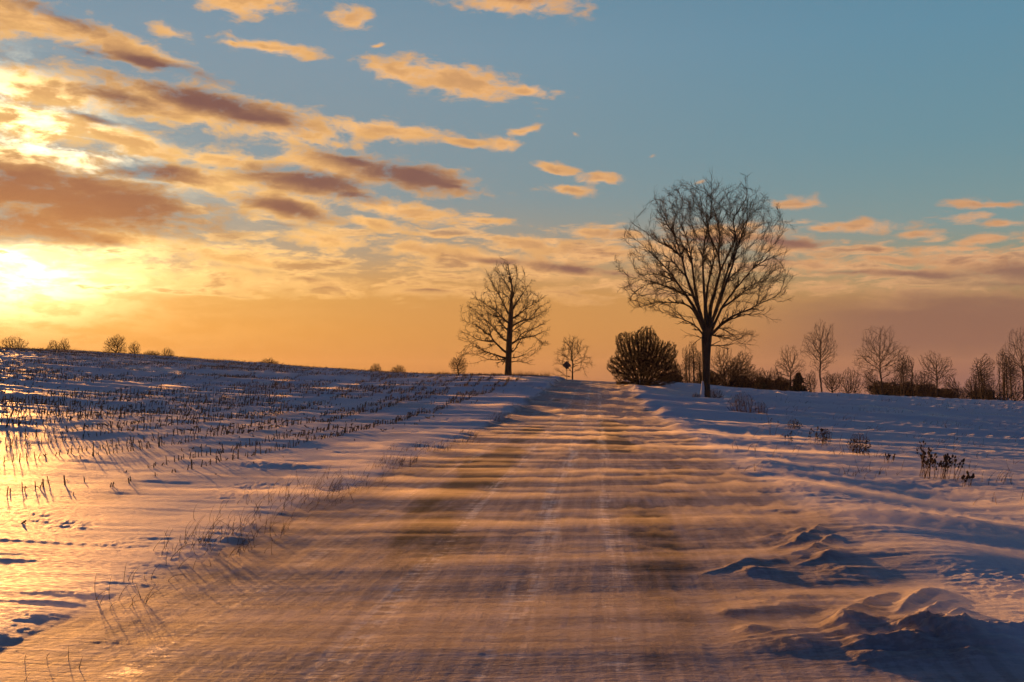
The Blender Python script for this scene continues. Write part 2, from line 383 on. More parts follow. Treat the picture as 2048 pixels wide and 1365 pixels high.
for pts, hh, ww in [([(1795, 1240), (1812, 1222), (1845, 1196), (1885, 1184)], .10, .07), ([(1800, 1272), (1845, 1250), (1888, 1220), (1915, 1208)], .08, .05),
                    ([(1835, 1288), (1882, 1278), (1908, 1250), (1935, 1238)], .09, .05), ([(1880, 1300), (1925, 1290), (1945, 1268)], .07, .05),
                    ([(1540, 1103), (1590, 1096), (1625, 1070), (1640, 1052)], .07, .07), ([(1570, 1118), (1620, 1112), (1655, 1092), (1672, 1078)], .07, .07),
                    ([(1590, 1135), (1640, 1128), (1690, 1108)], .06, .07), ([(1520, 1080), (1570, 1078), (1610, 1056)], .05, .06), ([(1480, 1280), (1600, 1268), (1700, 1262)], .05, .05),
                    ([(1640, 1245), (1700, 1228), (1760, 1200), (1800, 1190)], .05, .06), ([(1400, 1150), (1450, 1140), (1500, 1122)], .04, .05)]:
    q = []
    for px, py in pts: d = ray(px, py); t = -EY / d.z; q.append((d.x * t, d.y * t))
    FINS.append((q, hh, ww))
def detail(x, y):
    a, c = wind(x, y)
    r_ = np.sqrt(x * x + y * y)
    el, er = edge_l(y), edge_r(y)
    road = sst(el - 0.1, el + 0.35, x) * (1 - sst(er - 0.4, er + 0.3, x))
    left = 1 - sst(el - 0.5, el + 0.4, x); right = sst(er - 0.3, er + 1.5, x)
    z = np.zeros_like(x)
    # left snow bank with a wind-cut lip along the road, then the field
    z += left * (0.02 + 0.03 * fbm(x * .5, y * .12, 2, 31)) + 0.022 * np.exp(-((x - el + 0.75) / 0.55) ** 2) * (0.7 + 0.6 * pnoise(y * .15, x * 0 + 2, 33))
    # right verge: low berm, ditch behind
    z += 0.07 * np.exp(-((x - er - 0.6) / 0.7) ** 2) * (0.8 + 0.9 * pnoise(y * .35, x * 0 + 9, 35))
    z -= 0.20 * np.exp(-((x - er - 3.2) / 1.5) ** 2) * sst(4, 7, y) * (1 - sst(16, 26, y))
    # wind ripples / sastrugi, long across the view
    warp = 0.35 * pnoise(a * .12, c * .3, 41)
    fine = fbm(a * 0.55, (c + warp) * 3.6, 4, 43, 0.55)
    midn = fbm(a * 0.13, (c + warp) * 1.15, 4, 47, 0.5)
    midf = fbm(a * 0.04, (c + warp) * .62, 3, 48, 0.5)
    big = fbm(a * 0.025, (c + 2 * warp) * 0.22, 3, 51, 0.5)
    farw = sst(15, 60, r_)
    amp = 0.35 + 1.1 * sst(-.5, .7, fbm(a * .07, c * .16, 2, 58))
    diag = fbm((x * .9 + y * .35) * .5, (y - x * .3) * 1.9, 3, 59)
    zf = fine * 0.009 * amp + midn * 0.024 * amp * (1 - .4 * farw) + midf * 0.085 * farw + diag * .008 + big * (0.03 + 0.24 * farw)
    zf = np.where(left > .5, zf * .75, zf)
    zr = fine * 0.0030 * amp + midn * 0.006 + fbm(x * 6.0, y * .35, 3, 57) * 0.0022 + rough_n(x, y) * .0012
    rough = fbm(x * 6, y * 9, 3, 61, 0.6)
    rn = fbm(a * .018, (c + warp) * .30, 3, 83, .5)
    zf = zf + sst(22, 55, r_) * .17 * np.clip(1 - np.abs(rn) * 1.5, 0, 1) ** 2
    rn2 = fbm(a * .11, (c + warp) * 1.4, 3, 85, .5)
    zf = zf + (.018 + .012 * farw) * amp * np.clip(1 - np.abs(rn2) * 1.6, 0, 1) ** 2
    z += (1 - road) * zf * (1 - 0.25 * right * (1 - farw)) + road * zr
    # crusty verge on the left bank and on the right-hand berm
    bmk = np.exp(-((x - er - 0.9) / 1.1) ** 2) * sst(-0.1, .45, fbm(x * .6, y * .4, 2, 63))
    z += rough * 0.016 * sst(.1, .5, fbm(x * .5, y * .35, 2, 67)) * np.exp(-((x - el + 1.9) / 1.0) ** 2)
    z += rough * 0.012 * (bmk + 0.25 * np.exp(-((x - el + 0.1) / 0.3) ** 2))
    # tyre grooves
    for tx in (-3.05, -1.55, -0.55, 0.9):
        z -= road * 0.006 * np.exp(-((x - tx - 0.1 * pnoise(y * .08, x * 0 + tx, 65)) / 0.16) ** 2)
    near = (y > 3) & (y < 60) & (x > 0) & (x < 30)
    if near.any():
        xn, yn = x[near], y[near]; hz = np.zeros_like(xn)
        lump = np.tanh(fbm(xn * 4.0, yn * 4.6, 3, 71, 0.5)) * 0.8
        for hx, hy, hh, rx, ry in HEAPS:
            u, v = (xn - hx) / rx, (yn - hy) / ry
            # steep towards the wind, long smooth tail down-wind (right)
            u = np.where(u > 0, u * 0.55, u * 1.1)
            q = np.exp(-(u * u + v * v) * 1.3)
            hz += hh * q * (0.85 + 0.5 * lump * np.clip(1.3 - 0.8 * (u > 0), 0, 1)) * 0.95
            hz += hh * 0.22 * q * (1 - np.abs(fbm(xn * .9, yn * 5.0, 3, 73)) * 2.2)
        for q, fh, fw in FINS:
            best = np.full_like(xn, 9.0); u_ = np.zeros_like(xn); nseg = len(q) - 1
            for k_ in range(nseg):
                ax, ay = q[k_]; bx, by = q[k_ + 1]; L2 = (bx - ax) ** 2 + (by - ay) ** 2
                t = np.clip(((xn - ax) * (bx - ax) + (yn - ay) * (by - ay)) / L2, 0, 1)
                dd = np.hypot(xn - ax - t * (bx - ax), yn - ay - t * (by - ay)); m_ = dd < best
                best = np.where(m_, dd, best); u_ = np.where(m_, (k_ + t) / nseg, u_)
            hz += .75 * fh * np.exp(-(best / fw) ** 1.3) * np.sin(np.clip(u_, .02, .98) * math.pi) ** .6 * (.85 + .3 * lump)
        z[near] += hz
    return z
def height(x, y):
    x = np.asarray(x, float); y = np.asarray(y, float)
    return macro(x, y) + detail(x, y)
def h1(x, y): return float(height(np.array([x]), np.array([y]))[0])
def stand(px, dist, sink=0.0):
    """ground point seen in photo column px, dist metres out along the line of sight over the ground"""
    d = ray(px, 757); k = dist / math.hypot(d.x, d.y) * 1.0
    x, y = d.x * k, d.y * k
    return Vector((x, y, h1(x, y) - sink))

# polar sheet
rr = [2.2]
while rr[-1] < 190: rr.append(rr[-1] + min(rr[-1] ** 2 / 2100, 0.0055 * rr[-1] + 0.11))
while rr[-1] < 1300: rr.append(rr[-1] * 1.035)
rr = np.array(rr)
LO, HI = R(-36), R(27)
ang = np.concatenate([np.linspace(-math.pi, LO, 60)[:-1], np.linspace(LO, HI, 1050)[:-1], np.linspace(HI, math.pi, 60)[:-1]])
na, nr = len(ang), len(rr)
AX, RX = np.meshgrid(ang, rr, indexing='ij')
GX, GY = (np.sin(AX) * RX).ravel(), (np.cos(AX) * RX).ravel()
GZ = height(GX, GY)
GZ = np.where(RX.ravel() > 400, macro(GX, GY), GZ)
verts = np.stack([GX, GY, GZ], 1)
idx = np.arange(na * nr).reshape(na, nr)
nx_ = np.roll(idx, -1, axis=0)
quads = np.stack([idx[:, :-1], nx_[:, :-1], nx_[:, 1:], idx[:, 1:]], -1).reshape(-1, 4)
# vertex normals of the whole sheet, so that road and field share them along the seam
G3 = verts.reshape(na, nr, 3)
da = np.roll(G3, -1, 0) - np.roll(G3, 1, 0); dr = np.gradient(G3, axis=1)
NRM = np.cross(dr, da).reshape(-1, 3); NRM *= np.sign(NRM[:, 2:3]); NRM /= np.linalg.norm(NRM, axis=1, keepdims=True) + 1e-12
cx_, cy_ = verts[quads, 0].mean(1), verts[quads, 1].mean(1)
on_road = (cx_ > ROAD_L + 0.05) & (cx_ < ROAD_R) & (cy_ > -60) & (cy_ < 170)
centre = np.array([[0, 0, 0.0]])
def sheet(name, q, mat, extra=False):
    used = np.unique(q); mp = np.full(len(verts), -1); mp[used] = np.arange(len(used))
    vv, nn, lp, sz = verts[used], NRM[used], mp[q].ravel(), np.full(len(q), 4)
    if extra:   # close the sheet under the observer
        ring = [i * nr for i in range(na)]
        keep = [mp[i] for i in ring if mp[i] >= 0]
    o = np_mesh(name, vv, lp, sz, mat, smooth=True, normals=nn)
    return tag(o, kind='structure')

# ------------------------------------------------------------------ snow / road material
def snow_material(name, road_part):
    m = bpy.data.materials.new(name); m.use_nodes = True
    b = NB(m.node_tree); b.n.clear()
    geo = b.node('ShaderNodeNewGeometry'); pos = V(b, geo.outputs['Position'])
    px_, py_, pz_ = b.sep(pos)
    flat = b.comb(px_, py_, 0.0)
    # wind aligned coordinates
    wnd = b.mapping(flat, rot=(0, 0, -WD))
    streak = b.noise(b.mapping(wnd, sc=(0.22, 2.6, 1)), 1.0, 5, 0.6, dim='2D')
    streakf = b.noise(b.mapping(wnd, sc=(1.2, 16, 1)), 1.0, 4, 0.65, dim='2D')
    grain = b.noise(b.mapping(flat, sc=(14, 22, 1)), 1.0, 5, 0.7, dim='2D')
    patch = b.noise(b.mapping(flat, sc=(0.7, 0.22, 1)), 1.0, 4, 0.55, dim='2D')
    snow = b.mix(b.mr(grain, 0.3, 0.7), (0.78, 0.76, 0.76), (0.66, 0.64, 0.65))
    # trodden / dusty patches of the stubble field
    dirt = b.mr(b.noise(b.mapping(flat, sc=(0.5, 0.16, 1)), 1.0, 5, 0.6, dim='2D'), 0.52, 0.72) * b.mr(px_, -4.2, -6.0)
    snow = b.mix(dirt * 0.25, snow, (0.34, 0.27, 0.22))
    # ---- road
    edge = b.mr(px_ + (patch - 0.5) * 0.9, ROAD_L - 0.15, ROAD_L + 0.35) * b.mr(px_ + (patch - 0.5) * 1.6, ROAD_R + 0.5, ROAD_R - 0.6)
    asph = b.mix(b.mr(b.noise(b.mapping(flat, sc=(60, 60, 1)), 1.0, 3, 0.6, dim='2D'), 0.35, 0.65), (0.050, 0.027, 0.012), (0.095, 0.058, 0.032))
    def track(xc, w, e=0.3):
        wob = b.noise(b.comb(0.0, py_ * 0.16, 0.0), 1.0, 2, 0.5, dim='2D')
        d = b.m('ABSOLUTE', px_ - xc + (wob - 0.5) * 0.35)
        return b.mr(d, w, w * (1 - e) if e < 1 else 0.0)
    wheel = b.m('MAXIMUM', b.m('MAXIMUM', track(-2.1, .62, .9), track(-0.3, .30, .9) * 0.5), track(0.45, .55, .9))
    bare = b.m('MAXIMUM', track(-2.15, .75, .95) * b.mr(py_, 8.5, 12.0) * b.mr(py_, 40, 24), track(0.45, .95, .95) * b.mr(py_, 22, 27) * b.mr(py_, 48, 36))
    film = b.mr(b.noise(b.mapping(flat, sc=(0.55, 0.13, 1)), 1.0, 5, 0.6, dim='2D') - bare * 0.30 - wheel * 0.02, 0.24, 0.40)
    fgr = b.mr(grain + (streakf - 0.5) * 0.8, 0.40, 0.62)
    long_s = b.noise(b.mapping(flat, sc=(9.0, 0.5, 1)), 1.0, 4, 0.6, dim='2D')
    cover = b.m('MULTIPLY', film, 0.60) + fgr * 0.22 * (film * 0.7 + 0.3) + b.mr(streak, 0.46, 0.66) * 0.25
    cover = b.m('MINIMUM', cover, 1.0)
    dash = b.noise(b.mapping(flat, sc=(3.0, 9.0, 1)), 1.0, 4, 0.7, dim='2D')
    # strips of polished ice and packed snow left by the tyres
    ice = b.m('MAXIMUM', b.m('MAXIMUM', track(-1.62, .17, .8), track(-2.75, .16, .8) * .6), b.m('MAXIMUM', track(-0.62, .20, .8), track(0.12, .17, .8)))
    ice = ice * b.mr(long_s * 0.35 + dash * 0.65 + patch * 0.25, 0.62, 0.73)
    cover = b.m('MULTIPLY', cover, b.mr(long_s, 0.36, 0.62, 0.80, 1.06), clamp=True)
    roadc = b.mix(cover, asph, (0.47, 0.44, 0.45))
    roadc = b.mix(ice * 0.65, roadc, (0.74, 0.72, 0.70))
    col = b.mix(edge, snow, roadc)
    bs = b.node('ShaderNodeBsdfPrincipled')
    b.put(bs.inputs['Base Color'], col)
    snow_r = b.mr(grain, 0.3, 0.7, 0.55, 0.75)
    rough = snow_r + edge * (b.mr(cover, 0.1, 0.7, 0.52, 0.68) - snow_r)
    rough = rough - edge * ice * 0.3
    b.put(bs.inputs['Roughness'], rough)
    bs.inputs['IOR'].default_value = 1.33
    b.put(bs.inputs['Specular IOR Level'], b.mr(edge, 0.0, 1.0, 0.07, 0.09) + ice * edge * 0.5)
    # relief too fine for the mesh
    hsum = streakf * 0.014 + grain * 0.018 + long_s * edge * 0.006 + b.noise(b.mapping(wnd, sc=(3.5, 40, 1)), 1.0, 3, 0.6, dim='2D') * 0.004
    dist = b.vm('LENGTH', pos, out=1)
    bump = b.node('ShaderNodeBump'); b.put(bump.inputs['Strength'], b.mr(dist, 8, 90, 0.75, 0.25)); bump.inputs['Distance'].default_value = 1.0
    b.put(bump.inputs['Height'], hsum)
    b.l.new(bump.outputs[0], bs.inputs['Normal'])
    out = b.node('ShaderNodeOutputMaterial'); b.l.new(bs.outputs[0], out.inputs[0])
    return m
SNOW = snow_material('snow', False)
field_o = sheet('snow_field', quads[~on_road], SNOW)
road_o = sheet('road', quads[on_road], SNOW)
# ground right under the observer
_k = np.array([[0, 0, 0.0]] + [[math.sin(a) * 2.25, math.cos(a) * 2.25, 0.0] for a in np.linspace(0, 2 * math.pi, 48, endpoint=False)])
_k[1:, 2] = height(_k[1:, 0], _k[1:, 1]) - 0.01
_f = np.array([[0, i + 1, (i + 1) % 48 + 1] for i in range(48)])
tag(np_mesh('ground', _k, _f.ravel(), np.full(48, 3), SNOW), kind='structure')
# ------------------------------------------------------------------ bare trees
def simple_mat(name, c1, c2, scale=8.0, rough=0.85, stretch=(1, 1, 1), bump=0.0):
    m = bpy.data.materials.new(name); m.use_nodes = True
    b = NB(m.node_tree); b.n.clear()
    tc = b.node('ShaderNodeTexCoord')
    n = b.noise(b.mapping(V(b, tc.outputs['Object']), sc=stretch), scale, 4, 0.6)
    bs = b.node('ShaderNodeBsdfPrincipled'); b.put(bs.inputs['Base Color'], b.mix(b.mr(n, 0.3, 0.7), c1, c2))
    bs.inputs['Roughness'].default_value = rough; bs.inputs['Specular IOR Level'].default_value = 0.25
    if bump:
        bp = b.node('ShaderNodeBump'); bp.inputs['Distance'].default_value = bump; b.put(bp.inputs['Height'], n)
        b.l.new(bp.outputs[0], bs.inputs['Normal'])
    out = b.node('ShaderNodeOutputMaterial'); b.l.new(bs.outputs[0], out.inputs[0])
    return m
BARK = simple_mat('bark', (0.022, 0.016, 0.013), (0.050, 0.040, 0.032), 9, stretch=(1, 1, 0.18), bump=0.02)
TWIG = simple_mat('twig_bark', (0.018, 0.012, 0.009), (0.034, 0.024, 0.018), 3)

class Tubes:
    """collects polylines with radii and turns them into one mesh of tapered tubes"""
    def __init__(s): s.b = []
    def add(s, P, Rd, sides):      # P [N,k,3], Rd [N,k]
        s.b.append((np.asarray(P, float), np.asarray(Rd, float), sides))
    def build(s, name, mat, parent):
        vs, ls, zs, off = [], [], [], 0
        for P, Rd, sd_ in s.b:
            N, k, _ = P.shape
            T = np.gradient(P, axis=1); T /= np.linalg.norm(T, axis=2, keepdims=True) + 1e-9
            ref = np.where(np.abs(T[..., 2:3]) > 0.9, np.array([1.0, 0, 0]), np.array([0, 0, 1.0]))
            A = np.cross(T, ref); A /= np.linalg.norm(A, axis=2, keepdims=True) + 1e-9
            B = np.cross(T, A)
            th = np.arange(sd_) * 2 * math.pi / sd_
            ring = P[:, :, None, :] + Rd[:, :, None, None] * (A[:, :, None, :] * np.cos(th)[None, None, :, None] + B[:, :, None, :] * np.sin(th)[None, None, :, None])
            vs.append(ring.reshape(-1, 3))
            ix = off + np.arange(N * k * sd_).reshape(N, k, sd_)
            nx = np.roll(ix, -1, axis=2)
            q = np.stack([ix[:, :-1], nx[:, :-1], nx[:, 1:], ix[:, 1:]], -1).reshape(-1, 4)
            ls.append(q.ravel()); zs.append(np.full(len(q), 4))
            off += N * k * sd_
        return np_mesh(name, np.concatenate(vs), np.concatenate(ls), np.concatenate(zs), mat, parent, smooth=True)

def unit(v): return v / (np.linalg.norm(v, axis=-1, keepdims=True) + 1e-9)
def grow(rs, start, dirn, length, rad, k, wander, up, tip=0.35):
    """N branches at once -> points [N,k+1,3], radii [N,k+1]"""
    N = len(start)
    P = np.zeros((N, k + 1, 3)); P[:, 0] = start
    d = unit(dirn.copy()); st = (length / k)[:, None]
    for i in range(k):
        d = unit(d + rs.normal(0, wander, (N, 3)) + np.array([0, 0, 1.0]) * up)
        P[:, i + 1] = P[:, i] + d * st * rs.uniform(0.8, 1.2, (N, 1))
    t = np.linspace(0, 1, k + 1)[None]
    return P, rad[:, None] * (1 - (1 - tip) * t)
def spawn(rs, P, Rd, n, t0, t1, ang, angsd, ratio, L=None, rr_=0.6, flat=0.0):
    """n children on every parent; returns start, direction, length, radius"""
    N, k1, _ = P.shape
    if L is None: L = np.linalg.norm(np.diff(P, axis=1), axis=2).sum(1)
    t = t0 + (t1 - t0) * (np.arange(n)[None] + rs.uniform(0, 1, (N, n))) / n
    f = t * (k1 - 1); i = np.minimum(f.astype(int), k1 - 2); fr = (f - i)[..., None]
    ar = np.arange(N)[:, None]
    s = P[ar, i] * (1 - fr) + P[ar, i + 1] * fr
    tg = unit(P[ar, i + 1] - P[ar, i])
    rd = Rd[ar, i] * (1 - fr[..., 0]) + Rd[ar, i + 1] * fr[..., 0]
    a = rs.normal(0, 1, tg.shape); a[..., 2] *= (1 - flat)
    perp = unit(a - (a * tg).sum(-1, keepdims=True) * tg)
    an = np.radians(rs.normal(ang, angsd, t.shape))[..., None]
    d = tg * np.cos(an) + perp * np.sin(an)
    ln = L[:, None] * ratio * (1 - 0.5 * (t - t0) / (t1 - t0 + 1e-6)) * rs.uniform(0.7, 1.25, t.shape)
    return s.reshape(-1, 3), d.reshape(-1, 3), ln.ravel(), (rd * rr_).ravel()
def resample(pts, k, rs=None, jitter=0.0):
    pts = np.asarray(pts, float)
    sl = np.concatenate([[0], np.cumsum(np.linalg.norm(np.diff(pts, axis=0), axis=1))])
    u = np.linspace(0, sl[-1], k + 1)
    q = np.stack([np.interp(u, sl, pts[:, j]) for j in range(3)], 1)
    for _ in range(2): q[1:-1] = 0.25 * q[:-2] + 0.5 * q[1:-1] + 0.25 * q[2:]
    if rs is not None and jitter: q[1:] += rs.normal(0, jitter, (k, 3))
    return q
def twiggy(rs, cr, P, Rd, levels, inside=None):
    """adds successive generations; levels = list of dicts"""
    for lv in levels:
        s, d, ln, rd = spawn(rs, P, Rd, lv['n'], lv.get('t0', .2), lv.get('t1', 1.0), lv.get('ang', 40), lv.get('sd', 10), lv['ratio'], rr_=lv.get('rr', .6))
        ln = np.clip(ln, lv.get('lmin', .05), lv.get('lmax', 99))
        rd = np.maximum(rd, lv.get('rmin', .008))
        if inside is not None:
            for _ in range(3):
                out = ~inside(s + d * ln[:, None]); ln = np.where(out, ln * 0.62, ln)
            keep = inside(s + d * ln[:, None] * .6); s, d, ln, rd = s[keep], d[keep], ln[keep], rd[keep]
        P, Rd = grow(rs, s, d, ln, rd, lv.get('k', 4), lv.get('w', .14), lv.get('up', .05), lv.get('tip', .4))
        cr.add(P, Rd, lv.get('sides', 3))

def lv(n, ratio, **k): k.update(n=n, ratio=ratio); return k
class Skeleton:
    """grows limbs towards free space in the crown (space colonisation); every node knows its parent"""
    def __init__(s, seed): s.P = np.zeros((0, 3)); s.par = np.zeros(0, int); s.rs = np.random.RandomState(seed); s.r0 = np.zeros(0)
    def chain(s, pts, parent=-1, rad=None):
        n0 = len(s.P); pts = np.asarray(pts, float)
        s.P = np.concatenate([s.P, pts]); s.par = np.concatenate([s.par, [parent] + list(range(n0, n0 + len(pts) - 1))])
        s.r0 = np.concatenate([s.r0, np.zeros(len(pts)) if rad is None else rad]); return n0
    def nearest(s, p): return int(((s.P - p) ** 2).sum(1).argmin())
    def colonise(s, A, step, di, dk, wob=.12, up=.0, iters=160, first=0, turn=.15, out=.22):
        A = np.asarray(A, float); ctr = A.mean(0) * np.array([1, 1, .45]); cnt = np.zeros(len(s.P), int)
        d2 = np.full(len(A), 1e9); ni = np.zeros(len(A), int)
        new = np.arange(first, len(s.P))
        for it in range(iters):
            for c in range(0, len(new), 256):
                q = new[c:c + 256]
                D = ((A[:, None, :] - s.P[None, q, :]) ** 2).sum(-1); j = D.argmin(1); m = D[np.arange(len(A)), j]
                b_ = m < d2; d2[b_] = m[b_]; ni[b_] = q[j[b_]]
            keep = d2 > dk * dk; A, d2, ni = A[keep], d2[keep], ni[keep]
            act = (d2 < di * di) & (cnt[ni] < 4)
            if not act.any() or len(A) == 0: break
            ids = ni[act]; dv = unit(A[act] - s.P[ids])
            pa = s.par; M0 = unit(s.P - s.P[np.maximum(pa, 0)]) * (pa >= 0)[:, None]
            fw = (dv * M0[ids]).sum(1) > np.where(pa[ids] >= 0, turn, -2)      # no turning back
            if not fw.any(): break
            ids, dv = ids[fw], dv[fw]
            u, inv = np.unique(ids, return_inverse=True)
            acc = np.zeros((len(u), 3)); np.add.at(acc, inv, dv)
            mom = M0[u]
            d = unit(unit(acc) * .8 + mom * .65 + unit(s.P[u] - ctr) * out + s.rs.normal(0, wob * .75, (len(u), 3)) + np.array([0, 0, up]))
            n0 = len(s.P)
            s.P = np.concatenate([s.P, s.P[u] + d * step]); s.par = np.concatenate([s.par, u]); s.r0 = np.concatenate([s.r0, np.zeros(len(u))])
            cnt[u] += 1; cnt = np.concatenate([cnt, np.zeros(len(u), int)])
            new = np.arange(n0, len(s.P))
    def radii(s, rtip, n=2.4, cap=9.):
        r = np.zeros(len(s.P))
        for i in range(len(s.P) - 1, -1, -1):
            r[i] = max(r[i] ** (1 / n) if r[i] > 0 else rtip, s.r0[i])
            p = s.par[i]
            if p >= 0: r[p] += min(r[i], cap) ** n
        return r
    def finish(s, root, rtip, thick, twigs, n=2.4, tipfac=1.0, lim=None):
        r = s.radii(rtip, n)
        r = np.where(s.r0 > 0, s.r0, r)
        r = np.maximum(r, rtip)
        c = np.where(s.par >= 0)[0]; p = s.par[c]
        E = np.stack([s.P[p], s.P[c]], 1)
        ra = np.minimum(r[p], r[c] * 1.35 + .002)
        Rr = np.stack([ra, r[c]], 1)
        # overlap the pieces a little so that joints stay closed
        dv = unit(E[:, 1] - E[:, 0]); E[:, 0] -= dv * Rr[:, :1] * .35; E[:, 1] += dv * Rr[:, 1:] * .25
        t = (r[c] > thick) | (s.P[p, 2] < .02)
        tr, cr = Tubes(), Tubes()
        tr.add(E[t], Rr[t], 7); cr.add(E[~t], Rr[~t], 3)
        if twigs:
            th = r[c] < thick * 1.2
            twiggy(s.rs, cr, E[th], Rr[th], twigs)
        tr.build('trunk', BARK, root); cr.build('crown', TWIG, root)

def traced_tree(name, label, base, unit_m, trunk, limbs, seed, hull, n_att, step, di, dk, twigs, rtip, thick, depth=0.5, wob=.12, up=.02, lw=1.0, group=None, jitter=.03, sub=.45):
    """trunk / limbs follow drawn silhouettes (x right, y down, first trunk point = foot); each limb gets its own
    bearing, so that the crown is as deep as it is wide; finer limbs then grow into the crown's free space"""
    sk = Skeleton(seed); rs = sk.rs
    root = tag(empty(name, base), label, 'tree', group); root.rotation_euler.z = YAW
    x0, y0 = trunk[0][0], trunk[0][1]
    tp = np.array([[(x - x0) * unit_m, 0, (y0 - y) * unit_m] for x, y, r_ in trunk]); trd = np.array([r_ * unit_m for *_, r_ in trunk])
    sl = np.concatenate([[0], np.cumsum(np.linalg.norm(np.diff(tp, axis=0), axis=1))]); k = max(4, int(sl[-1] / sub)); u = np.linspace(0, sl[-1], k + 1)
    TP = np.stack([np.interp(u, sl, tp[:, j]) for j in range(3)], 1); TP[:, 1] += np.cumsum(rs.normal(0, jitter * .5, k + 1)); TP[0] = (0, 0, -.3)
    sk.chain(TP, -1, np.interp(u, sl, trd))
    for i, (r0, pts) in enumerate(limbs):
        q = np.array([[(x - x0) * unit_m, 0.0, (y0 - y) * unit_m] for x, y in pts])
        ln = np.linalg.norm(np.diff(q, axis=0), axis=1).sum(); k = max(3, int(ln / sub))
        # attach to the drawn parent, compared in the drawing plane
        j = int(((sk.P[:, [0, 2]] - q[0, [0, 2]]) ** 2).sum(1).argmin())
        q[:, 1] = sk.P[j, 1] + math.sin(i * 2.399 + seed) * ln * depth * np.linspace(0, 1, len(q)) ** .9
        q = resample(q, k); q[1:] += np.cumsum(rs.normal(0, jitter, (k, 3)), 0) * np.array([.3, 1, .3]); q[0, :] = q[0] * .5 + sk.P[j] * .5
        t = np.linspace(0, 1, k + 1)
        sk.chain(q[1:], j, np.maximum(r0 * unit_m * lw * (1 - t ** .75), rtip * 1.5)[1:])
    # free space: hull = ellipses in the drawing (cx, cy, rx, ry), as deep as wide
    A = []
    tot = sum(rx * ry for _, _, rx, ry in hull)
    for cx, cy, rx, ry in hull:
        m = int(n_att * rx * ry / tot); v = unit(rs.normal(0, 1, (m, 3))) * (rs.uniform(0, 1, (m, 1)) ** .52)
        th_ = np.arctan2(v[:, 2], v[:, 0]); v *= (1 + .10 * np.sin(th_ * 5 + seed) + .09 * np.sin(th_ * 9 + seed * 3 + v[:, 1] * 4))[:, None]
        A.append(np.stack([(cx - x0 + v[:, 0] * rx) * unit_m, v[:, 1] * rx * unit_m * .8, (y0 - cy + v[:, 2] * ry) * unit_m], 1))
    sk.colonise(np.concatenate(A), step, di, dk, wob, up, first=len(TP) // 3, turn=.42, out=.38)
    sk.finish(root, rtip, thick, twigs)
    return root

# 1: tall vase-shaped tree on the right of the road
BIG = stand(1411, 80)
BT = [(575, 1238, 27), (577, 1160, 22), (578, 1050, 21), (579, 950, 26), (581, 900, 30), (583, 860, 22)]
BL = [(9, [(572, 915), (540, 870), (500, 840), (430, 810), (350, 790), (280, 770)]),
 (12, [(570, 880), (520, 760), (490, 720), (420, 715), (350, 710), (280, 720), (200, 740)]),
 (17, [(568, 880), (530, 770), (480, 690), (430, 610), (380, 540), (300, 460), (230, 400), (190, 370)]),
 (17, [(570, 880), (545, 780), (505, 700), (460, 600), (430, 480), (400, 380), (340, 300), (285, 175)]),
 (17, [(575, 880), (550, 740), (535, 600), (530, 480), (510, 350), (470, 240), (420, 120)]),
 (15, [(578, 880), (565, 700), (545, 520), (550, 400), (580, 280), (572, 75)]),
 (13, [(585, 880), (580, 720), (600, 600), (640, 480), (620, 380), (590, 300), (550, 170)]),
 (19, [(585, 885), (610, 740), (650, 620), (675, 540), (665, 450), (680, 330), (650, 220), (630, 120)]),
 (15, [(590, 885), (630, 750), (660, 650), (690, 540), (710, 440), (750, 330), (740, 200), (725, 90)]),
 (14, [(592, 890), (640, 760), (690, 620), (740, 470), (790, 380), (830, 270), (880, 140)]),
 (13, [(596, 900), (660, 750), (730, 660), (800, 560), (880, 460), (960, 360)]),
 (14, [(598, 910), (660, 840), (730, 790), (810, 765), (880, 720), (950, 690)]),
 (9, [(655, 760), (760, 690), (860, 620), (930, 570), (1010, 525)]),
 (9, [(610, 890), (680, 830), (760, 800), (850, 790), (905, 835)]),
 (6, [(600, 905), (680, 905), (740, 930), (800, 945)]), (5, [(598, 960), (680, 955), (760, 940), (820, 948)]),
 (5, [(562, 925), (520, 895), (470, 890)]), (6, [(635, 855), (700, 880), (760, 915)]),
 (8, [(430, 610), (360, 590), (290, 570), (200, 600)]), (9, [(480, 690), (380, 640), (290, 610), (175, 590)]),
 (8, [(430, 480), (360, 430), (300, 400), (230, 330), (190, 310)]), (8, [(400, 380), (330, 300), (290, 250)]),
 (8, [(530, 480), (490, 380), (430, 280), (380, 140)]), (8, [(675, 540), (740, 400), (800, 300), (850, 180)]),
 (8, [(665, 450), (600, 330), (590, 220), (600, 120)]), (8, [(710, 440), (690, 300), (780, 180), (790, 110)]),
 (8, [(800, 560), (850, 520), (900, 500), (960, 470)]), (7, [(690, 620), (760, 560), (830, 500), (900, 440)]),
 (7, [(460, 600), (390, 500), (330, 470), (240, 440)]), (7, [(505, 700), (440, 660), (380, 680), (300, 660)])]
BIGTREE = traced_tree('vase_shaped_tree', 'tallest bare tree, vase-shaped with many upright limbs, right of the road', BIG, 0.01465, BT, BL,
            11, [(590, 460, 450, 340), (585, 700, 370, 150), (585, 270, 330, 190), (320, 640, 185, 140), (860, 640, 180, 140), (700, 900, 150, 50)], 13000, .25, 2.0, .27,
            [lv(2, 1.9, t0=.3, t1=1.0, ang=30, sd=12, k=3, w=.14, up=.04, rr=.9, rmin=.009, lmin=.45, lmax=1.0), lv(3, .6, t0=.15, ang=34, k=2, w=.15, up=.04, rr=.85, rmin=.007, lmin=.25, lmax=.55)],
            .0095, .06, depth=.36, wob=.16, up=.045, lw=.74, jitter=.05)
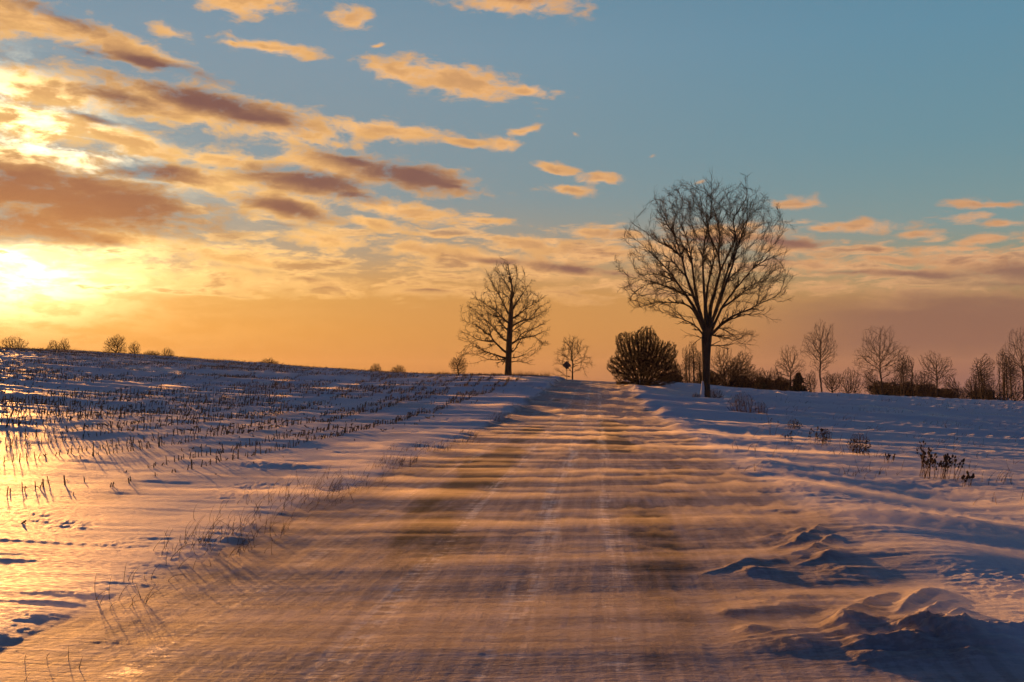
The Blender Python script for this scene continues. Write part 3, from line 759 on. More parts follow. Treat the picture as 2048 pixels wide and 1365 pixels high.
# 2: gnarled oak on the left of the road
OT = [(710, 1156, 38), (711, 1110, 31), (715, 1000, 28), (720, 850, 27), (730, 700, 25), (738, 560, 20), (740, 480, 13), (748, 380, 9), (738, 300, 7), (722, 230, 5), (710, 150, 3)]
OL = [(10, [(695, 1005), (600, 970), (520, 950), (450, 920), (395, 880), (350, 895), (320, 960), (285, 1000)]),
 (12, [(700, 950), (620, 890), (570, 830), (540, 800), (545, 740), (510, 660), (460, 600), (400, 560), (340, 520)]),
 (9, [(540, 800), (500, 760), (450, 710), (400, 690), (320, 660)]), (9, [(600, 850), (500, 850), (420, 840), (360, 780), (270, 760)]),
 (11, [(705, 860), (640, 800), (590, 730), (520, 670), (480, 600)]), (11, [(712, 690), (650, 620), (580, 560), (530, 530), (470, 500), (410, 470), (395, 430)]),
 (11, [(722, 620), (690, 540), (650, 460), (620, 390), (580, 330), (555, 270), (515, 200)]), (8, [(705, 750), (640, 680), (600, 600), (610, 500), (570, 420)]),
 (7, [(745, 420), (700, 330), (650, 260), (600, 210)]), (12, [(745, 570), (790, 490), (840, 410), (870, 350), (910, 320), (930, 270)]),
 (5, [(865, 365), (865, 300), (860, 250)]), (9, [(740, 650), (830, 580), (900, 530), (950, 495), (1000, 480), (1045, 430)]),
 (11, [(738, 720), (810, 660), (900, 650), (980, 625), (1030, 570), (1085, 540)]), (7, [(735, 760), (820, 710), (870, 670), (920, 640)]),
 (12, [(730, 880), (810, 820), (880, 805), (960, 800), (1000, 760), (1085, 740)]), (5, [(955, 800), (1010, 860), (1050, 885)]),
 (8, [(730, 965), (780, 920), (800, 850), (850, 800), (930, 730), (1000, 700)]), (7, [(730, 1000), (820, 990), (870, 960), (925, 930)]),
 (7, [(728, 1035), (810, 1025), (870, 1040), (915, 1060)]), (8, [(695, 1030), (630, 1020), (595, 1050), (600, 1080), (620, 1085)]),
 (8, [(695, 1010), (590, 1020), (520, 1000), (430, 1040)]), (7, [(740, 490), (770, 400), (790, 300), (795, 200)]), (6, [(738, 310), (690, 230), (690, 170)]),
 (6, [(735, 540), (800, 520), (850, 450)]), (7, [(650, 620), (560, 620), (500, 540), (440, 520)]), (7, [(790, 820), (850, 760), (930, 740), (1040, 680)]),
 (7, [(740, 480), (690, 420), (640, 400), (560, 400)]), (7, [(900, 650), (960, 580), (990, 540), (1060, 500)])]
OAK = stand(1016, 107)
traced_tree('oak_tree', 'gnarled bare oak with a thick straight trunk, left of the road on the crest', OAK, 0.01186, OT, OL,
            5, [(690, 560, 330, 240), (690, 790, 400, 190), (690, 300, 190, 180), (540, 640, 240, 240), (900, 560, 190, 170), (830, 980, 110, 70), (440, 950, 100, 60), (310, 960, 50, 60)], 7500, .24, 2.0, .29,
            [lv(2, 1.5, t0=.3, ang=38, sd=18, k=3, w=.34, rr=.9, rmin=.011, lmin=.3, lmax=.65), lv(2, .6, t0=.2, ang=42, k=2, w=.3, rr=.8, rmin=.009, lmin=.18, lmax=.38)],
            .012, .07, depth=.45, wob=.34, up=.0, lw=.95, jitter=.06)
# 3: small tree behind the road sign
ST = [(530, 1050, 17), (530, 900, 14), (535, 750, 12), (522, 600, 10), (510, 450, 7), (440, 320, 4), (400, 230, 2.5)]
SL = [(6, [(540, 910), (620, 820), (720, 770), (830, 770)]), (4, [(720, 770), (780, 860), (800, 950)]), (6, [(545, 745), (620, 670), (750, 680), (850, 690), (930, 740)]),
 (7, [(535, 640), (620, 540), (700, 440), (810, 370)]), (5, [(640, 510), (660, 400), (700, 290)]), (6, [(515, 660), (400, 560), (300, 540), (220, 520)]),
 (6, [(525, 870), (430, 800), (300, 690), (170, 720)]), (6, [(528, 1010), (450, 950), (350, 930), (250, 980), (140, 900)]), (5, [(515, 520), (540, 380), (560, 280)]),
 (5, [(505, 450), (430, 420), (330, 430), (260, 460)]), (5, [(530, 800), (420, 700), (300, 620), (210, 640)]), (5, [(545, 700), (680, 600), (800, 560), (880, 600)]), (4, [(470, 380), (480, 280), (470, 190)])]
traced_tree('young_maple_tree', 'small bare round tree just behind the diamond sign', stand(1145, 118), 0.00605, ST, SL,
            8, [(530, 620, 330, 260), (540, 380, 260, 180), (270, 830, 130, 120), (800, 720, 130, 130)], 1500, .24, 1.8, .32,
            [lv(3, 1.4, t0=.3, ang=36, k=2, w=.2, up=.03, rr=.8, rmin=.011, lmin=.3, lmax=.65), lv(2, .6, t0=.2, ang=38, k=1, rr=.8, rmin=.009, lmin=.2, lmax=.4)], .012, .06, depth=.4, wob=.16, up=.02)

def wild_tree(name, label, px, dist, top_py, width_px, seed, kind='spreading', group='trees along the far edge of the right-hand field', cat='tree', dens=1.0, trunks=1, lean=0.0, sink=0.0, base_py=None):
    """a tree of a given habit grown to the height and spread it has"""
    sk = Skeleton(seed); rs = sk.rs
    base = stand(px, dist, 0.05 + sink)
    if base_py is not None: base.z = zat(base_py, dist) - 0.05
    H = zat(top_py, dist) - base.z; Wd = width_px * dist / FPX
    root = tag(empty(name, base), label, cat, group)
    px_m = dist / FPX * 2.0
    clear, wob, up, hull = dict(
        spreading=(.22, .13, .04, [(0, .62, .5, .38, 1)]),
        vase=(.24, .11, .10, [(0, .70, .5, .30, 1), (0, .45, .28, .2, .3)]),
        sapling=(.20, .12, .14, [(0, .62, .5, .38, 1)]),
        round=(.05, .14, .06, [(0, .55, .5, .45, 1)]),
        bush=(.0, .14, .08, [(0, .40, .5, .60, 1)]),
        scrub=(.06, .24, .05, [(0, .6, .42, .4, 1), (.2, .4, .3, .3, .5), (-.22, .5, .28, .35, .5)]),
        orchard=(.14, .34, -.02, [(0, .7, .42, .3, 1), (.2, .45, .3, .3, .6), (-.25, .5, .28, .35, .6)]))[kind]
    step = max(min(H, Wd * 1.4) / 38, px_m * .6) * (1 if dens < 2 else .72)
    spread = Wd * {'bush': .10, 'round': .08, 'scrub': .28, 'sapling': .30, 'vase': .06, 'spreading': .1, 'orchard': .1}[kind] * (trunks > 1)
    ht = {'bush': .12, 'round': .15, 'scrub': .45, 'sapling': .8, 'vase': .55, 'spreading': .5, 'orchard': .3}[kind]
    for t in range(trunks):
        x, y = rs.uniform(-1, 1, 2) * spread
        k = max(2, int(H * ht / step)); z = np.linspace(0, H * ht * rs.uniform(.85, 1), k + 1)
        w = np.cumsum(rs.normal(0, step * .12, (k + 1, 2)), 0)
        tpts = np.stack([x + w[:, 0] + z * lean, y + w[:, 1], z], 1); tpts[0, 2] = -.25
        sk.chain(tpts, -1 if t == 0 else 0)
    vol = max(Wd, .4) / step
    n_att = int(min(2600, 4.5 * vol ** 2) * dens)
    A = []
    for cx, cz, rx, rz, wgt in hull:
        m = int(n_att * wgt / sum(h[4] for h in hull)); v = unit(rs.normal(0, 1, (m, 3))) * (rs.uniform(0, 1, (m, 1)) ** .42)
        # uneven crown: lobes pushed out and pulled in
        lob = 1 + (.05 if kind == 'bush' else .16) * np.sin(np.arctan2(v[:, 2], v[:, 0]) * 3 + seed) + .10 * np.sin(np.arctan2(v[:, 2], v[:, 0]) * 7 + seed * 2)
        v *= lob[:, None]
        q = np.stack([(cx + v[:, 0] * rx) * Wd, v[:, 1] * rx * Wd * .9, (cz + v[:, 2] * rz) * H], 1); q[:, 0] += q[:, 2] * lean
        A.append(q[q[:, 2] > H * max(.03, clear * .6)])
    sk.colonise(np.concatenate(A), step, max(H, Wd) * .5, step * 1.25, wob, up)
    rtip = max(.007, px_m * .065) * (1 if dens < 2 else 1.25)
    tw = [lv(1 if dens < 1.25 else 2 if dens < 2 else 4, 2.2, t0=.4, ang=26, sd=14, k=2, w=wob, up=.05, rr=.85, rmin=rtip * .85, lmin=step * 1.0, lmax=step * 2.3), lv(2, .6, t0=.2, ang=36, k=1, rr=.8, rmin=rtip * .7, lmin=step * .6, lmax=step * 1.3)]
    sk.finish(root, rtip, px_m * .3, tw, n=2.25)
    return root
T = wild_tree
T('hawthorn_tree', 'dense dark dome-shaped bush-like tree beside the road crest', 1287, 93, 660, 138, 21, 'bush', None, 'tree', 4.5, 24)
# thin stems between the dome-shaped tree and the tall tree
G1 = 'slender saplings behind the tall tree'
T('sapling', 'slender bare sapling right beside the dark dome-shaped tree', 1343, 112, 716, 26, 31, 'sapling', G1, trunks=2)
T('sapling', 'low bare sapling midway between the dome-shaped tree and the tall trunk', 1357, 116, 726, 22, 32, 'sapling', G1, trunks=2)
T('sapling', 'slender bare sapling whose tip stands out left of the tall trunk', 1374, 113, 695, 24, 33, 'sapling', G1, trunks=2)
T('sapling', 'tallest slender sapling, close to the left of the tall trunk', 1387, 112, 686, 30, 34, 'sapling', G1, trunks=3)
T('sapling', 'bare sapling half hidden behind the tall trunk', 1400, 118, 705, 24, 35, 'sapling', G1, trunks=2)
# hedgerow clump right of the tall trunk
G2 = 'trees along the far edge of the right-hand field'
T('thicket_tree', 'bare branching tree just right of the tall trunk', 1446, 120, 694, 56, 41, 'spreading', G2, dens=.9, trunks=2)
T('thicket_tree', 'dense dark bare tree at the right end of the clump behind the tall tree', 1484, 124, 706, 60, 42, 'scrub', G2, dens=1.3, trunks=4)
T('thicket_tree', 'low dark thicket tree at the foot of the clump behind the tall tree', 1462, 118, 728, 62, 43, 'bush', G2, dens=1.25, trunks=6)
T('thicket_tree', 'low rounded dark bush at the clump\'s right edge', 1504, 130, 740, 44, 44, 'bush', G2, dens=1.2, trunks=6)
for i_, (px_s, d_s, top_s, w_s, lab_s) in enumerate([
    (1420, 122, 742, 60, 'low dark brush directly behind the foot of the tall trunk'), (1480, 126, 752, 56, 'dark brush under the dense tree of the clump'),
    (1524, 140, 755, 46, 'dark brush left of the smaller cedar'), (1560, 152, 756, 50, 'dark brush between the two cedars'),
    (1340, 116, 744, 50, 'dark brush under the slender sapling next to the dome-shaped tree'),
    (1768, 180, 762, 60, 'dark brush around the foot of the ivy-clad tree'), (1818, 184, 764, 56, 'dark brush under the second slender tree'),
    (1856, 190, 768, 52, 'dark brush left of the round-topped tree\'s stem'), (1890, 198, 776, 44, 'low dark brush right of the round-topped tree\'s stem'),
    (1962, 210, 776, 50, 'dark brush below the lower leaning tree')]):
    T('brush_thicket', lab_s, px_s, d_s, top_s, w_s, 140 + i_, 'bush', 'dark brush along the far edge of the field', 'bush', dens=2.2, trunks=10)
T('scrub_tree', 'faint small bare tree left of the tree with the two cedars', 1527, 150, 737, 34, 45, 'scrub', G2, trunks=3)
T('scrub_tree', 'small bare tree between the two cedars', 1551, 150, 736, 36, 46, 'scrub', G2, trunks=4)
T('airy_tree', 'airy bare tree with open curved limbs above the larger cedar', 1580, 150, 699, 60, 47, 'spreading', G2, dens=.7)
T('upright_tree', 'tall slim bare tree with upright limbs, second tallest on the right', 1642, 150, 651, 66, 48, 'vase', G2, dens=.95)
T('scrub_tree', 'small arched bare tree left at the foot of the slim upright tree', 1622, 156, 742, 26, 49, 'scrub', G2, trunks=2)
T('scrub_tree', 'small round bare tree right at the foot of the slim upright tree', 1665, 158, 745, 38, 50, 'round', G2, dens=.9, trunks=2)
T('shrub_willow', 'fan-shaped bare shrub of many upright stems between two tall trees', 1701, 165, 737, 46, 51, 'bush', G2, dens=1.0, trunks=8)
T('scrub_tree', 'small bare tree close to the left of the ivy-clad tree', 1742, 172, 742, 32, 52, 'scrub', G2, trunks=2)
IV = T('ivy_clad_tree', 'broad bare tree with dark ivy clinging round its trunk', 1762, 172, 664, 98, 53, 'spreading', G2, dens=1.15)
T('slender_tree', 'slender bare tree just right of the ivy-clad tree', 1803, 174, 712, 28, 54, 'sapling', G2, trunks=2)
T('slender_tree', 'second slender bare tree right of the ivy-clad tree', 1816, 176, 716, 26, 55, 'sapling', G2, trunks=2)
T('thicket_tree', 'dark thicket tree below the two slender trees', 1790, 178, 752, 50, 56, 'bush', G2, dens=1.1, trunks=6)
T('thicket_tree', 'dark tangled tree left of the round-topped tree', 1844, 180, 742, 46, 57, 'scrub', G2, dens=1.2, trunks=5)
T('round_topped_tree', 'single-stemmed bare tree with a neat round top in the far row', 1872, 184, 709, 62, 58, 'spreading', G2, dens=.85)
T('scrub_tree', 'thin pale bare tree right of the round-topped tree', 1903, 195, 752, 36, 59, 'scrub', G2, trunks=2)
T('thicket_tree', 'low dark mound-like bush in the gap of the far row', 1921, 200, 774, 32, 60, 'bush', G2, dens=1.1, trunks=6)
T('ivy_covered_stump', 'dark blocky ivy-covered stump with bare twigs on top', 1944, 200, 752, 30, 61, 'scrub', G2, dens=1.2, trunks=3)
T('leaning_tree', 'bare tree leaning left at the far right', 1975, 205, 714, 40, 62, 'sapling', G2, trunks=3, lean=-.10)
T('leaning_tree', 'lower bare tree left of the leaning tree', 1962, 207, 738, 34, 63, 'scrub', G2, trunks=3)
T('slender_tree', 'straight slim bare tree left of the large tree at the right picture edge', 2009, 207, 705, 30, 64, 'sapling', G2, trunks=3)
T('slender_tree', 'slim bare tree against the large tree at the right picture edge', 2024, 210, 716, 28, 65, 'sapling', G2, trunks=3)
T('large_edge_tree', 'large bare tree cut off by the right picture edge', 2050, 206, 672, 86, 66, 'vase', G2, dens=1.1, trunks=2)
T('thicket_tree', 'dark brush at the foot of the large tree at the right picture edge', 2030, 214, 762, 60, 67, 'bush', G2, dens=1.1, trunks=6)
T('thicket_tree', 'dark brush at the foot of the leaning tree', 1985, 216, 760, 50, 68, 'bush', G2, dens=1.1, trunks=6)
T('thicket_tree', 'dark brush behind the saplings near the road crest', 1372, 125, 744, 60, 69, 'bush', G2, dens=1.2, trunks=6)
# hill on the left
G3 = 'small trees on the skyline of the left-hand hill'
T('orchard_tree', 'round bare tree at the far left of the hill skyline', 28, 172, 681, 52, 71, 'bush', G3, dens=.8, trunks=5, base_py=716)
T('orchard_tree', 'pale bare tree, left of the pair on the hill skyline', 106, 172, 688, 26, 72, 'scrub', G3, dens=.8, trunks=2, base_py=718)
T('orchard_tree', 'pale bare tree, right of the pair on the hill skyline', 127, 172, 684, 26, 73, 'scrub', G3, dens=.8, trunks=2, base_py=718)
T('orchard_tree', 'tallest bare tree of the hill skyline, with crooked spreading boughs', 231, 162, 676, 44, 74, 'orchard', G3, dens=1.1, base_py=723)
T('orchard_tree', 'small pointed bare tree right of the tallest one on the hill', 268, 162, 687, 24, 75, 'scrub', G3, dens=.9, base_py=724)
T('orchard_tree', 'low bare tree spreading left on the hill skyline', 304, 160, 705, 34, 76, 'orchard', G3, dens=.8, base_py=726)
T('orchard_tree', 'low bare tree beside the left-spreading one on the hill skyline', 335, 160, 699, 26, 77, 'scrub', G3, dens=.8, trunks=3, base_py=727)
T('orchard_tree', 'wide flat bare tree half sunk behind the hill, above the middle of the stubble', 538, 150, 719, 48, 78, 'orchard', G3, dens=.8, base_py=743)
T('orchard_tree', 'twisted low bare tree, left of two near the end of the hill', 752, 140, 728, 26, 79, 'orchard', G3, dens=.7, base_py=754)
T('orchard_tree', 'twisted low bare tree, right of two near the end of the hill', 797, 140, 731, 32, 80, 'orchard', G3, dens=.7, base_py=757)
T('young_tree', 'small bare tree under the hooked bough of the oak', 917, 106, 712, 38, 81, 'scrub', None, dens=1.0, trunks=1)
def plastered_snow(tree, r0, hgt_, a0, a1):
    vs, fs = [], []; r_ = random.Random(4); n, m = 10, 14
    for j in range(m + 1):
        t = j / m; z = -.1 + t * hgt_; w = math.sin(math.pi * min(1, t * .9 + .1)) ** .5 * (.75 + .25 * r_.random()) if j < m else .05
        for i in range(n + 1):
            u = i / n * 2 - 1; a = (a0 + a1) / 2 + u * (a1 - a0) / 2 * w; bul = .02 + .06 * (1 - u * u) * (1 - t * .6) * (.7 + .5 * r_.random())
            rr0 = r0 * (1.27 - .27 * min(1, max(z, 0) / 1.0)); edge = abs(u) > .99 or j in (0, m)
            rad_ = rr0 + (-.03 if edge else bul)
            vs.append((math.cos(a) * rad_, math.sin(a) * rad_, z))
    for j in range(m):
        for i in range(n): k = j * (n + 1) + i; fs.append([k, k + 1, k + n + 2, k + n + 1])
    o = mesh_o('snow_patch', (vs, fs), SNOW, tree)
    for p in o.data.polygons: p.use_smooth = True
# ------------------------------------------------------------------ cedars
CEDAR = simple_mat('cedar_needles', (0.010, 0.014, 0.009), (0.028, 0.034, 0.020), 6)
def cedar(label, px, dist, top_py, width_px, seed):
    rs = np.random.RandomState(seed); base = stand(px, dist, .05)
    H = zat(top_py, dist) - base.z; Wd = width_px * dist / FPX
    root = tag(empty('cedar_tree', base), label, 'tree', 'cedars in the far row of trees')
    tr, cr = Tubes(), Tubes()
    P = np.array([[[0, 0, -.2], [0.03, 0, H * .5], [0, 0, H * .98]]]); tr.add(P, np.array([[.14, .08, .02]]), 7); tr.build('trunk', BARK, root)
    n = 230; z = rs.uniform(.02, .98, n) ** .85; a = rs.uniform(0, 2 * math.pi, n)
    prof = (1 - z) ** 1.05 * (1 + .25 * np.sin(z * 19 + seed)) * Wd * .5 + .12
    s0 = np.stack([0 * z, 0 * z, z * H], 1); d0 = np.stack([np.cos(a), np.sin(a), rs.uniform(-.1, .45, n)], 1)
    P1, R1 = grow(rs, s0, d0, prof * rs.uniform(.75, 1.15, n), np.full(n, .03), 5, .12, -.03, .4)
    cr.add(P1, R1, 3)
    s, d, ln, rd = spawn(rs, P1, R1, 12, .15, 1.0, 48, 12, .34); P2, R2 = grow(rs, s, d, np.clip(ln, .14, .6), np.full(len(s), .02), 3, .12, .02, .5); cr.add(P2, R2, 3)
    s, d, ln, rd = spawn(rs, P2, R2, 7, .1, 1.0, 42, 12, .5); P3, R3 = grow(rs, s, d, np.clip(ln, .10, .22), np.full(len(s), .02), 1, .1, .0, .6); cr.add(P3, R3, 3)
    cr.build('crown', CEDAR, root)
plastered_snow(BIGTREE, .30, 1.5, R(160), R(255))
cedar('larger dark pointed cedar under the airy bare tree', 1597, 146, 747, 44, 1)
cedar('smaller dark cedar at the right end of the clump behind the tall tree', 1521, 138, 760, 32, 2)

# ------------------------------------------------------------------ diamond road sign (seen from behind)
METAL = simple_mat('weathered_sign_metal', (0.05, 0.055, 0.06), (0.09, 0.095, 0.10), 5, 0.6)
POSTM = simple_mat('rusty_post_steel', (0.05, 0.04, 0.035), (0.09, 0.07, 0.055), 12, 0.7)
sg = stand(1133.5, 100, 0.0)
sign = tag(empty('road_sign', sg, YAW * .5), 'dark diamond-shaped road sign on a thin post, seen from behind', 'sign')
HC = zat(731, 100) - sg.z
q = ([], []); w_ = .012
for (x0, x1, y0, y1) in ((-.03, -.022, -.015, .03), (.022, .03, -.015, .03), (-.022, .022, .022, .03)): box(q, x0, x1, y0, y1, -.3, HC + .38)
mesh_o('post', q, POSTM, sign)
dm = ([], []); n_ = 8; hw = .32
ring = []
for c in range(4):     # rounded corners of the diamond
    a0 = math.pi / 2 * c
    for t in range(n_ + 1):
        a = a0 - math.pi / 4 + math.pi / 2 * t / n_; ca = (hw * 1.15 * math.cos(a0), hw * 1.15 * math.sin(a0))
        ring.append((ca[0] + .05 * math.cos(a), HC + ca[1] + .05 * math.sin(a)))
N_ = len(ring)
for y in (.034, .037): dm[0].extend([(x, y, z) for x, z in ring])
dm[1].append(list(range(N_))); dm[1].append(list(range(2 * N_ - 1, N_ - 1, -1)))
for i in range(N_): j = (i + 1) % N_; dm[1].append([i, i + N_, j + N_, j])
mesh_o('sign_panel', dm, METAL, sign)
for z in (-.2, .2):
    q = ([], []); box(q, -.018, .018, -.024, -.0152, HC + z - .018, HC + z + .018); mesh_o('bolt', q, POSTM, sign, .004)

# ------------------------------------------------------------------ farm shed among the far trees
def shed():
    p = stand(1998, 236, .0); p.z = zat(803, 236) - 1.1
    r_ = tag(empty('farm_shed', p, R(-12)), 'small snow-roofed shed with a window glint painted as glow among the far trees', 'shed')
    WOOD = simple_mat('dark_shed_boards', (0.03, 0.028, 0.028), (0.06, 0.055, 0.05), 3, stretch=(8, 8, .5))
    q = ([], []); box(q, -1.6, 1.6, -1.2, 1.2, 0, 1.6)
    i = len(q[0]); q[0].extend([(-1.6, -1.2, 1.6), (1.6, -1.2, 1.6), (1.6, 0, 2.25), (-1.6, 0, 2.25), (-1.6, 1.2, 1.6), (1.6, 1.2, 1.6)])
    q[1].extend([[i, i + 3, i + 4], [i + 1, i + 5, i + 2]]); mesh_o('wall', q, WOOD, r_)
    q = ([], [])
    for sgn in (-1, 1):
        i = len(q[0]); q[0].extend([(-1.85, 1.5 * sgn, 1.44), (1.85, 1.5 * sgn, 1.44), (1.85, 0, 2.28), (-1.85, 0, 2.28), (-1.85, 1.5 * sgn, 1.62), (1.85, 1.5 * sgn, 1.62), (1.85, 0, 2.48), (-1.85, 0, 2.48)])
        q[1].extend([[i, i + 1, i + 2, i + 3], [i + 4, i + 7, i + 6, i + 5], [i, i + 4, i + 5, i + 1], [i, i + 3, i + 7, i + 4], [i + 1, i + 5, i + 6, i + 2]])
    mesh_o('roof', q, SNOW, r_)
    q = ([], []); fr = ([], [])
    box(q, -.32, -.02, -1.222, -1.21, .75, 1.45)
    gm = bpy.data.materials.new('window_glint_glow'); gm.use_nodes = True; b2 = NB(gm.node_tree); b2.n.clear()
    em = b2.node('ShaderNodeEmission'); em.inputs[0].default_value = (1, .62, .25, 1); em.inputs[1].default_value = 1.6  # emission stands in for a glint reflected off the pane, no lamp inside
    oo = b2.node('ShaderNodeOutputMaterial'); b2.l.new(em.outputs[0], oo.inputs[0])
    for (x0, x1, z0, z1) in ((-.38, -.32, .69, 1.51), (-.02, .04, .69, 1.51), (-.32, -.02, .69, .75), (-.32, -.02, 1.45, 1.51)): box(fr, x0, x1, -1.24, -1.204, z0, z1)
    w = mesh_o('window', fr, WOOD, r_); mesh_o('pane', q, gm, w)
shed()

# ------------------------------------------------------------------ corn stubble
STUB = simple_mat('dry_corn_stalk', (0.10, 0.065, 0.035), (0.22, 0.15, 0.085), 14, stretch=(1, 1, .3))
rs = np.random.RandomState(3)
ROW0, ROWD = -6.35, 0.76
SX, SY = [], []
for k in range(135):
    x0 = ROW0 - k * ROWD
    y = 5.0
    ys = np.cumsum(rs.uniform(.10, .26, 1400)) + 4.0
    ys = ys[ys < 185]
    xs = x0 + rs.normal(0, .035, len(ys)) + .05 * np.sin(ys * .3 + k)
    SX.append(xs); SY.append(ys)
SX = np.concatenate(SX); SY = np.concatenate(SY)
ok = (np.arctan2(SX, SY) > R(-34)); SX, SY = SX[ok], SY[ok]
rD = np.hypot(SX, SY)
rowk = np.round((SX - ROW0) / ROWD)
cover = .8 * fbm(SX * .09, SY * .055, 3, 91) + .7 * pnoise(SX * .35, SY * .10, 95) + 1.15 * pnoise(rowk * .83 + .37, SY * .035, 97)
thr = np.where(rD < 22, -.12, np.where(rD < 50, -.22, -.12)) + .35 * sst(-8.5, -6.0, SX) * (1 - sst(8, 14, SY)) - .35 * sst(-15, -9, SX) * sst(14, 24, SY)
pz = sst(-.12, .28, cover - thr)
pz = np.maximum(pz, .035 * (rD < 40))
pz = np.where(rD > 95, np.maximum(pz, .25 + .75 * sst(100, 135, rD)), pz)
nearm = rD < 30
pn = .85 * sst(-.45, .25, 1.2 * pnoise(rowk * 1.73 + .2, SY * .09, 98) + .9 * pnoise(SX * .3, SY * .16, 99) - .05) * 1.0
pz = np.where(nearm, np.maximum(pz * .8, pn), np.maximum(pz, pn * .6 * (1 - sst(30, 60, rD))))
_rw = np.random.RandomState(12).rand(400); _rw[[1, 2, 4, 5, 7, 10]] = .9; _rw[[0, 3, 6]] = .3; rwt = np.where(_rw[np.clip(-rowk, 0, 399).astype(int)] > .42, 1.35, .13)
pz = np.where(rD < 100, pz * rwt, pz)
keep = rs.uniform(0, 1, len(SX)) < pz; SX, SY, rD, pz = SX[keep], SY[keep], rD[keep], pz[keep]
SZ = height(SX, SY)
SH = (.035 + .10 * pz * rs.uniform(.3, 1.3, len(SX)) + .045 * sst(28, 50, rD)) * (1 + .5 * (rs.uniform(0, 1, len(SX)) < .05))
order = np.argsort(rD); SX, SY, SZ, SH, rD = SX[order], SY[order], SZ[order], SH[order], rD[order]
NI = 290
def stub_mesh(seed):
    r_ = random.Random(seed); vs, fs = [], []
    n = 7; H = 1.0
    lean = (r_.uniform(-.12, .12), r_.uniform(-.12, .12))
    rings = [(-.35, .085), (.0, .082), (.32, .066), (.36, .078), (.40, .064), (.8, .058), (1.0, .060)]
    for z, r0 in rings:
        for i in range(n):
            a = 2 * math.pi * i / n; zz = z + (r_.uniform(-.10, .08) if z == 1.0 else 0)
            vs.append((lean[0] * z + r0 * math.cos(a), lean[1] * z + r0 * .85 * math.sin(a), zz))
    for k in range(len(rings) - 1):
        for i in range(n): j = (i + 1) % n; fs.append([k * n + i, k * n + j, (k + 1) * n + j, (k + 1) * n + i])
    fs.append(list(range((len(rings) - 1) * n, len(rings) * n)))
    for q in range(r_.randint(1, 3)):     # torn leaf sheaths
        a = r_.uniform(0, 6.28); ln = r_.uniform(.4, .9); z0 = r_.uniform(.25, .6); w = .07; pts = []
        for t in range(4):
            u = t / 3; rad_ = .06 + u * ln * .6; z = z0 + u * ln * .55 - u * u * ln * .75
            cx_, cy_ = math.cos(a) * rad_, math.sin(a) * rad_; ww = w * (1 - u * .85); px_, py_ = -math.sin(a) * ww, math.cos(a) * ww
            pts.append(((cx_ - px_, cy_ - py_, z), (cx_ + px_, cy_ + py_, z + .03)))
        i0 = len(vs)
        for p, q2 in pts: vs.extend([p, q2])
        for t in range(3): fs.append([i0 + 2 * t, i0 + 2 * t + 1, i0 + 2 * t + 3, i0 + 2 * t + 2])
    me = bpy.data.meshes.new('corn_stub'); me.from_pydata(vs, [], fs); me.materials.append(STUB); me.update(); return me
SM = [stub_mesh(i) for i in range(8)]
for i in range(NI):
    o = bpy.data.objects.new('corn_stub', SM[i % 8]); COL.objects.link(o)
    h = float(SH[i]); big = i % 17 == 0
    o.location = (SX[i], SY[i], SZ[i] - .01); o.rotation_euler = (rs.normal(0, .13), rs.normal(0, .13) + .05, rs.uniform(0, 6.28))
    if i % 11 == 0: o.rotation_euler[1] += rs.choice([-.6, .6, .9])
    k = rs.uniform(.11, .17) * (1.3 if big else 1); o.scale = (k, k, h * (1.5 if big else 1.05))
    tag(o, 'short dry brown corn stub poking out of the snow in the nearest stubble rows', 'corn stub', 'corn stubs in the nearest stubble rows')
# all the rest of the stubble as one mass
def stub_mass(X, Y, Z, H, sides, w0):
    n = len(X); th = np.arange(sides) * 2 * math.pi / sides
    lx, ly = rs.normal(0, .16, n) * H + .03, rs.normal(0, .16, n) * H; a0 = rs.uniform(0, 6.28, n); r0 = w0 * rs.uniform(.7, 1.3, n)
    cs, sn = np.cos(th[None] + a0[:, None]), np.sin(th[None] + a0[:, None])
    lo = np.stack([X[:, None] + r0[:, None] * cs, Y[:, None] + r0[:, None] * sn, np.repeat((Z - .05)[:, None], sides, 1)], -1)
    hi = np.stack([(X + lx)[:, None] + r0[:, None] * .8 * cs, (Y + ly)[:, None] + r0[:, None] * .8 * sn, (Z + H)[:, None] + rs.normal(0, .012, (n, sides))], -1)
    vs = np.concatenate([lo, hi], 1).reshape(-1, 3); b0 = (np.arange(n) * 2 * sides)[:, None]
    i = np.arange(sides)[None]; j = (i + 1) % sides
    q = np.stack([b0 + i, b0 + j, b0 + sides + j, b0 + sides + i], -1).reshape(-1, 4)
    cap = b0 + sides + i
    return vs, q, cap
V_, L_, S_, off = [], [], [], 0
mid_ = rD[NI:] < 60
for msk, sides, w0 in ((mid_, 5, .014), (~mid_, 3, .018)):
    X, Y, Z, Hh = (q_[NI:][msk] for q_ in (SX, SY, SZ, SH))
    vs, q, cap = stub_mass(X, Y, Z, Hh, sides, w0)
    V_.append(vs); L_ += [(q + off).ravel(), (cap + off).ravel()]; S_ += [np.full(len(q), 4), np.full(len(cap), sides)]; off += len(vs)
    # leaf litter: thin bent shreds leaning from some of the stubs
    m = rs.uniform(0, 1, len(X)) < (.55 if sides == 5 else .3); n = m.sum(); a = rs.uniform(0, 6.28, n); ln = rs.uniform(.06, .2, n); z0 = Hh[m] * rs.uniform(.1, .9, n)
    A0 = np.stack([X[m], Y[m], Z[m] + z0], 1); dv = np.stack([np.cos(a) * ln, np.sin(a) * ln, rs.uniform(-.05, .07, n)], 1); sd = np.stack([-np.sin(a) * .012, np.cos(a) * .012, np.full(n, .012)], 1)
    vs = np.stack([A0 - sd, A0 + sd, A0 + dv * .6 + sd * .8 + np.array([0, 0, .02]), A0 + dv], 1).reshape(-1, 3)
    V_.append(vs); L_.append((off + np.arange(4 * n))); S_.append(np.full(n, 4)); off += 4 * n
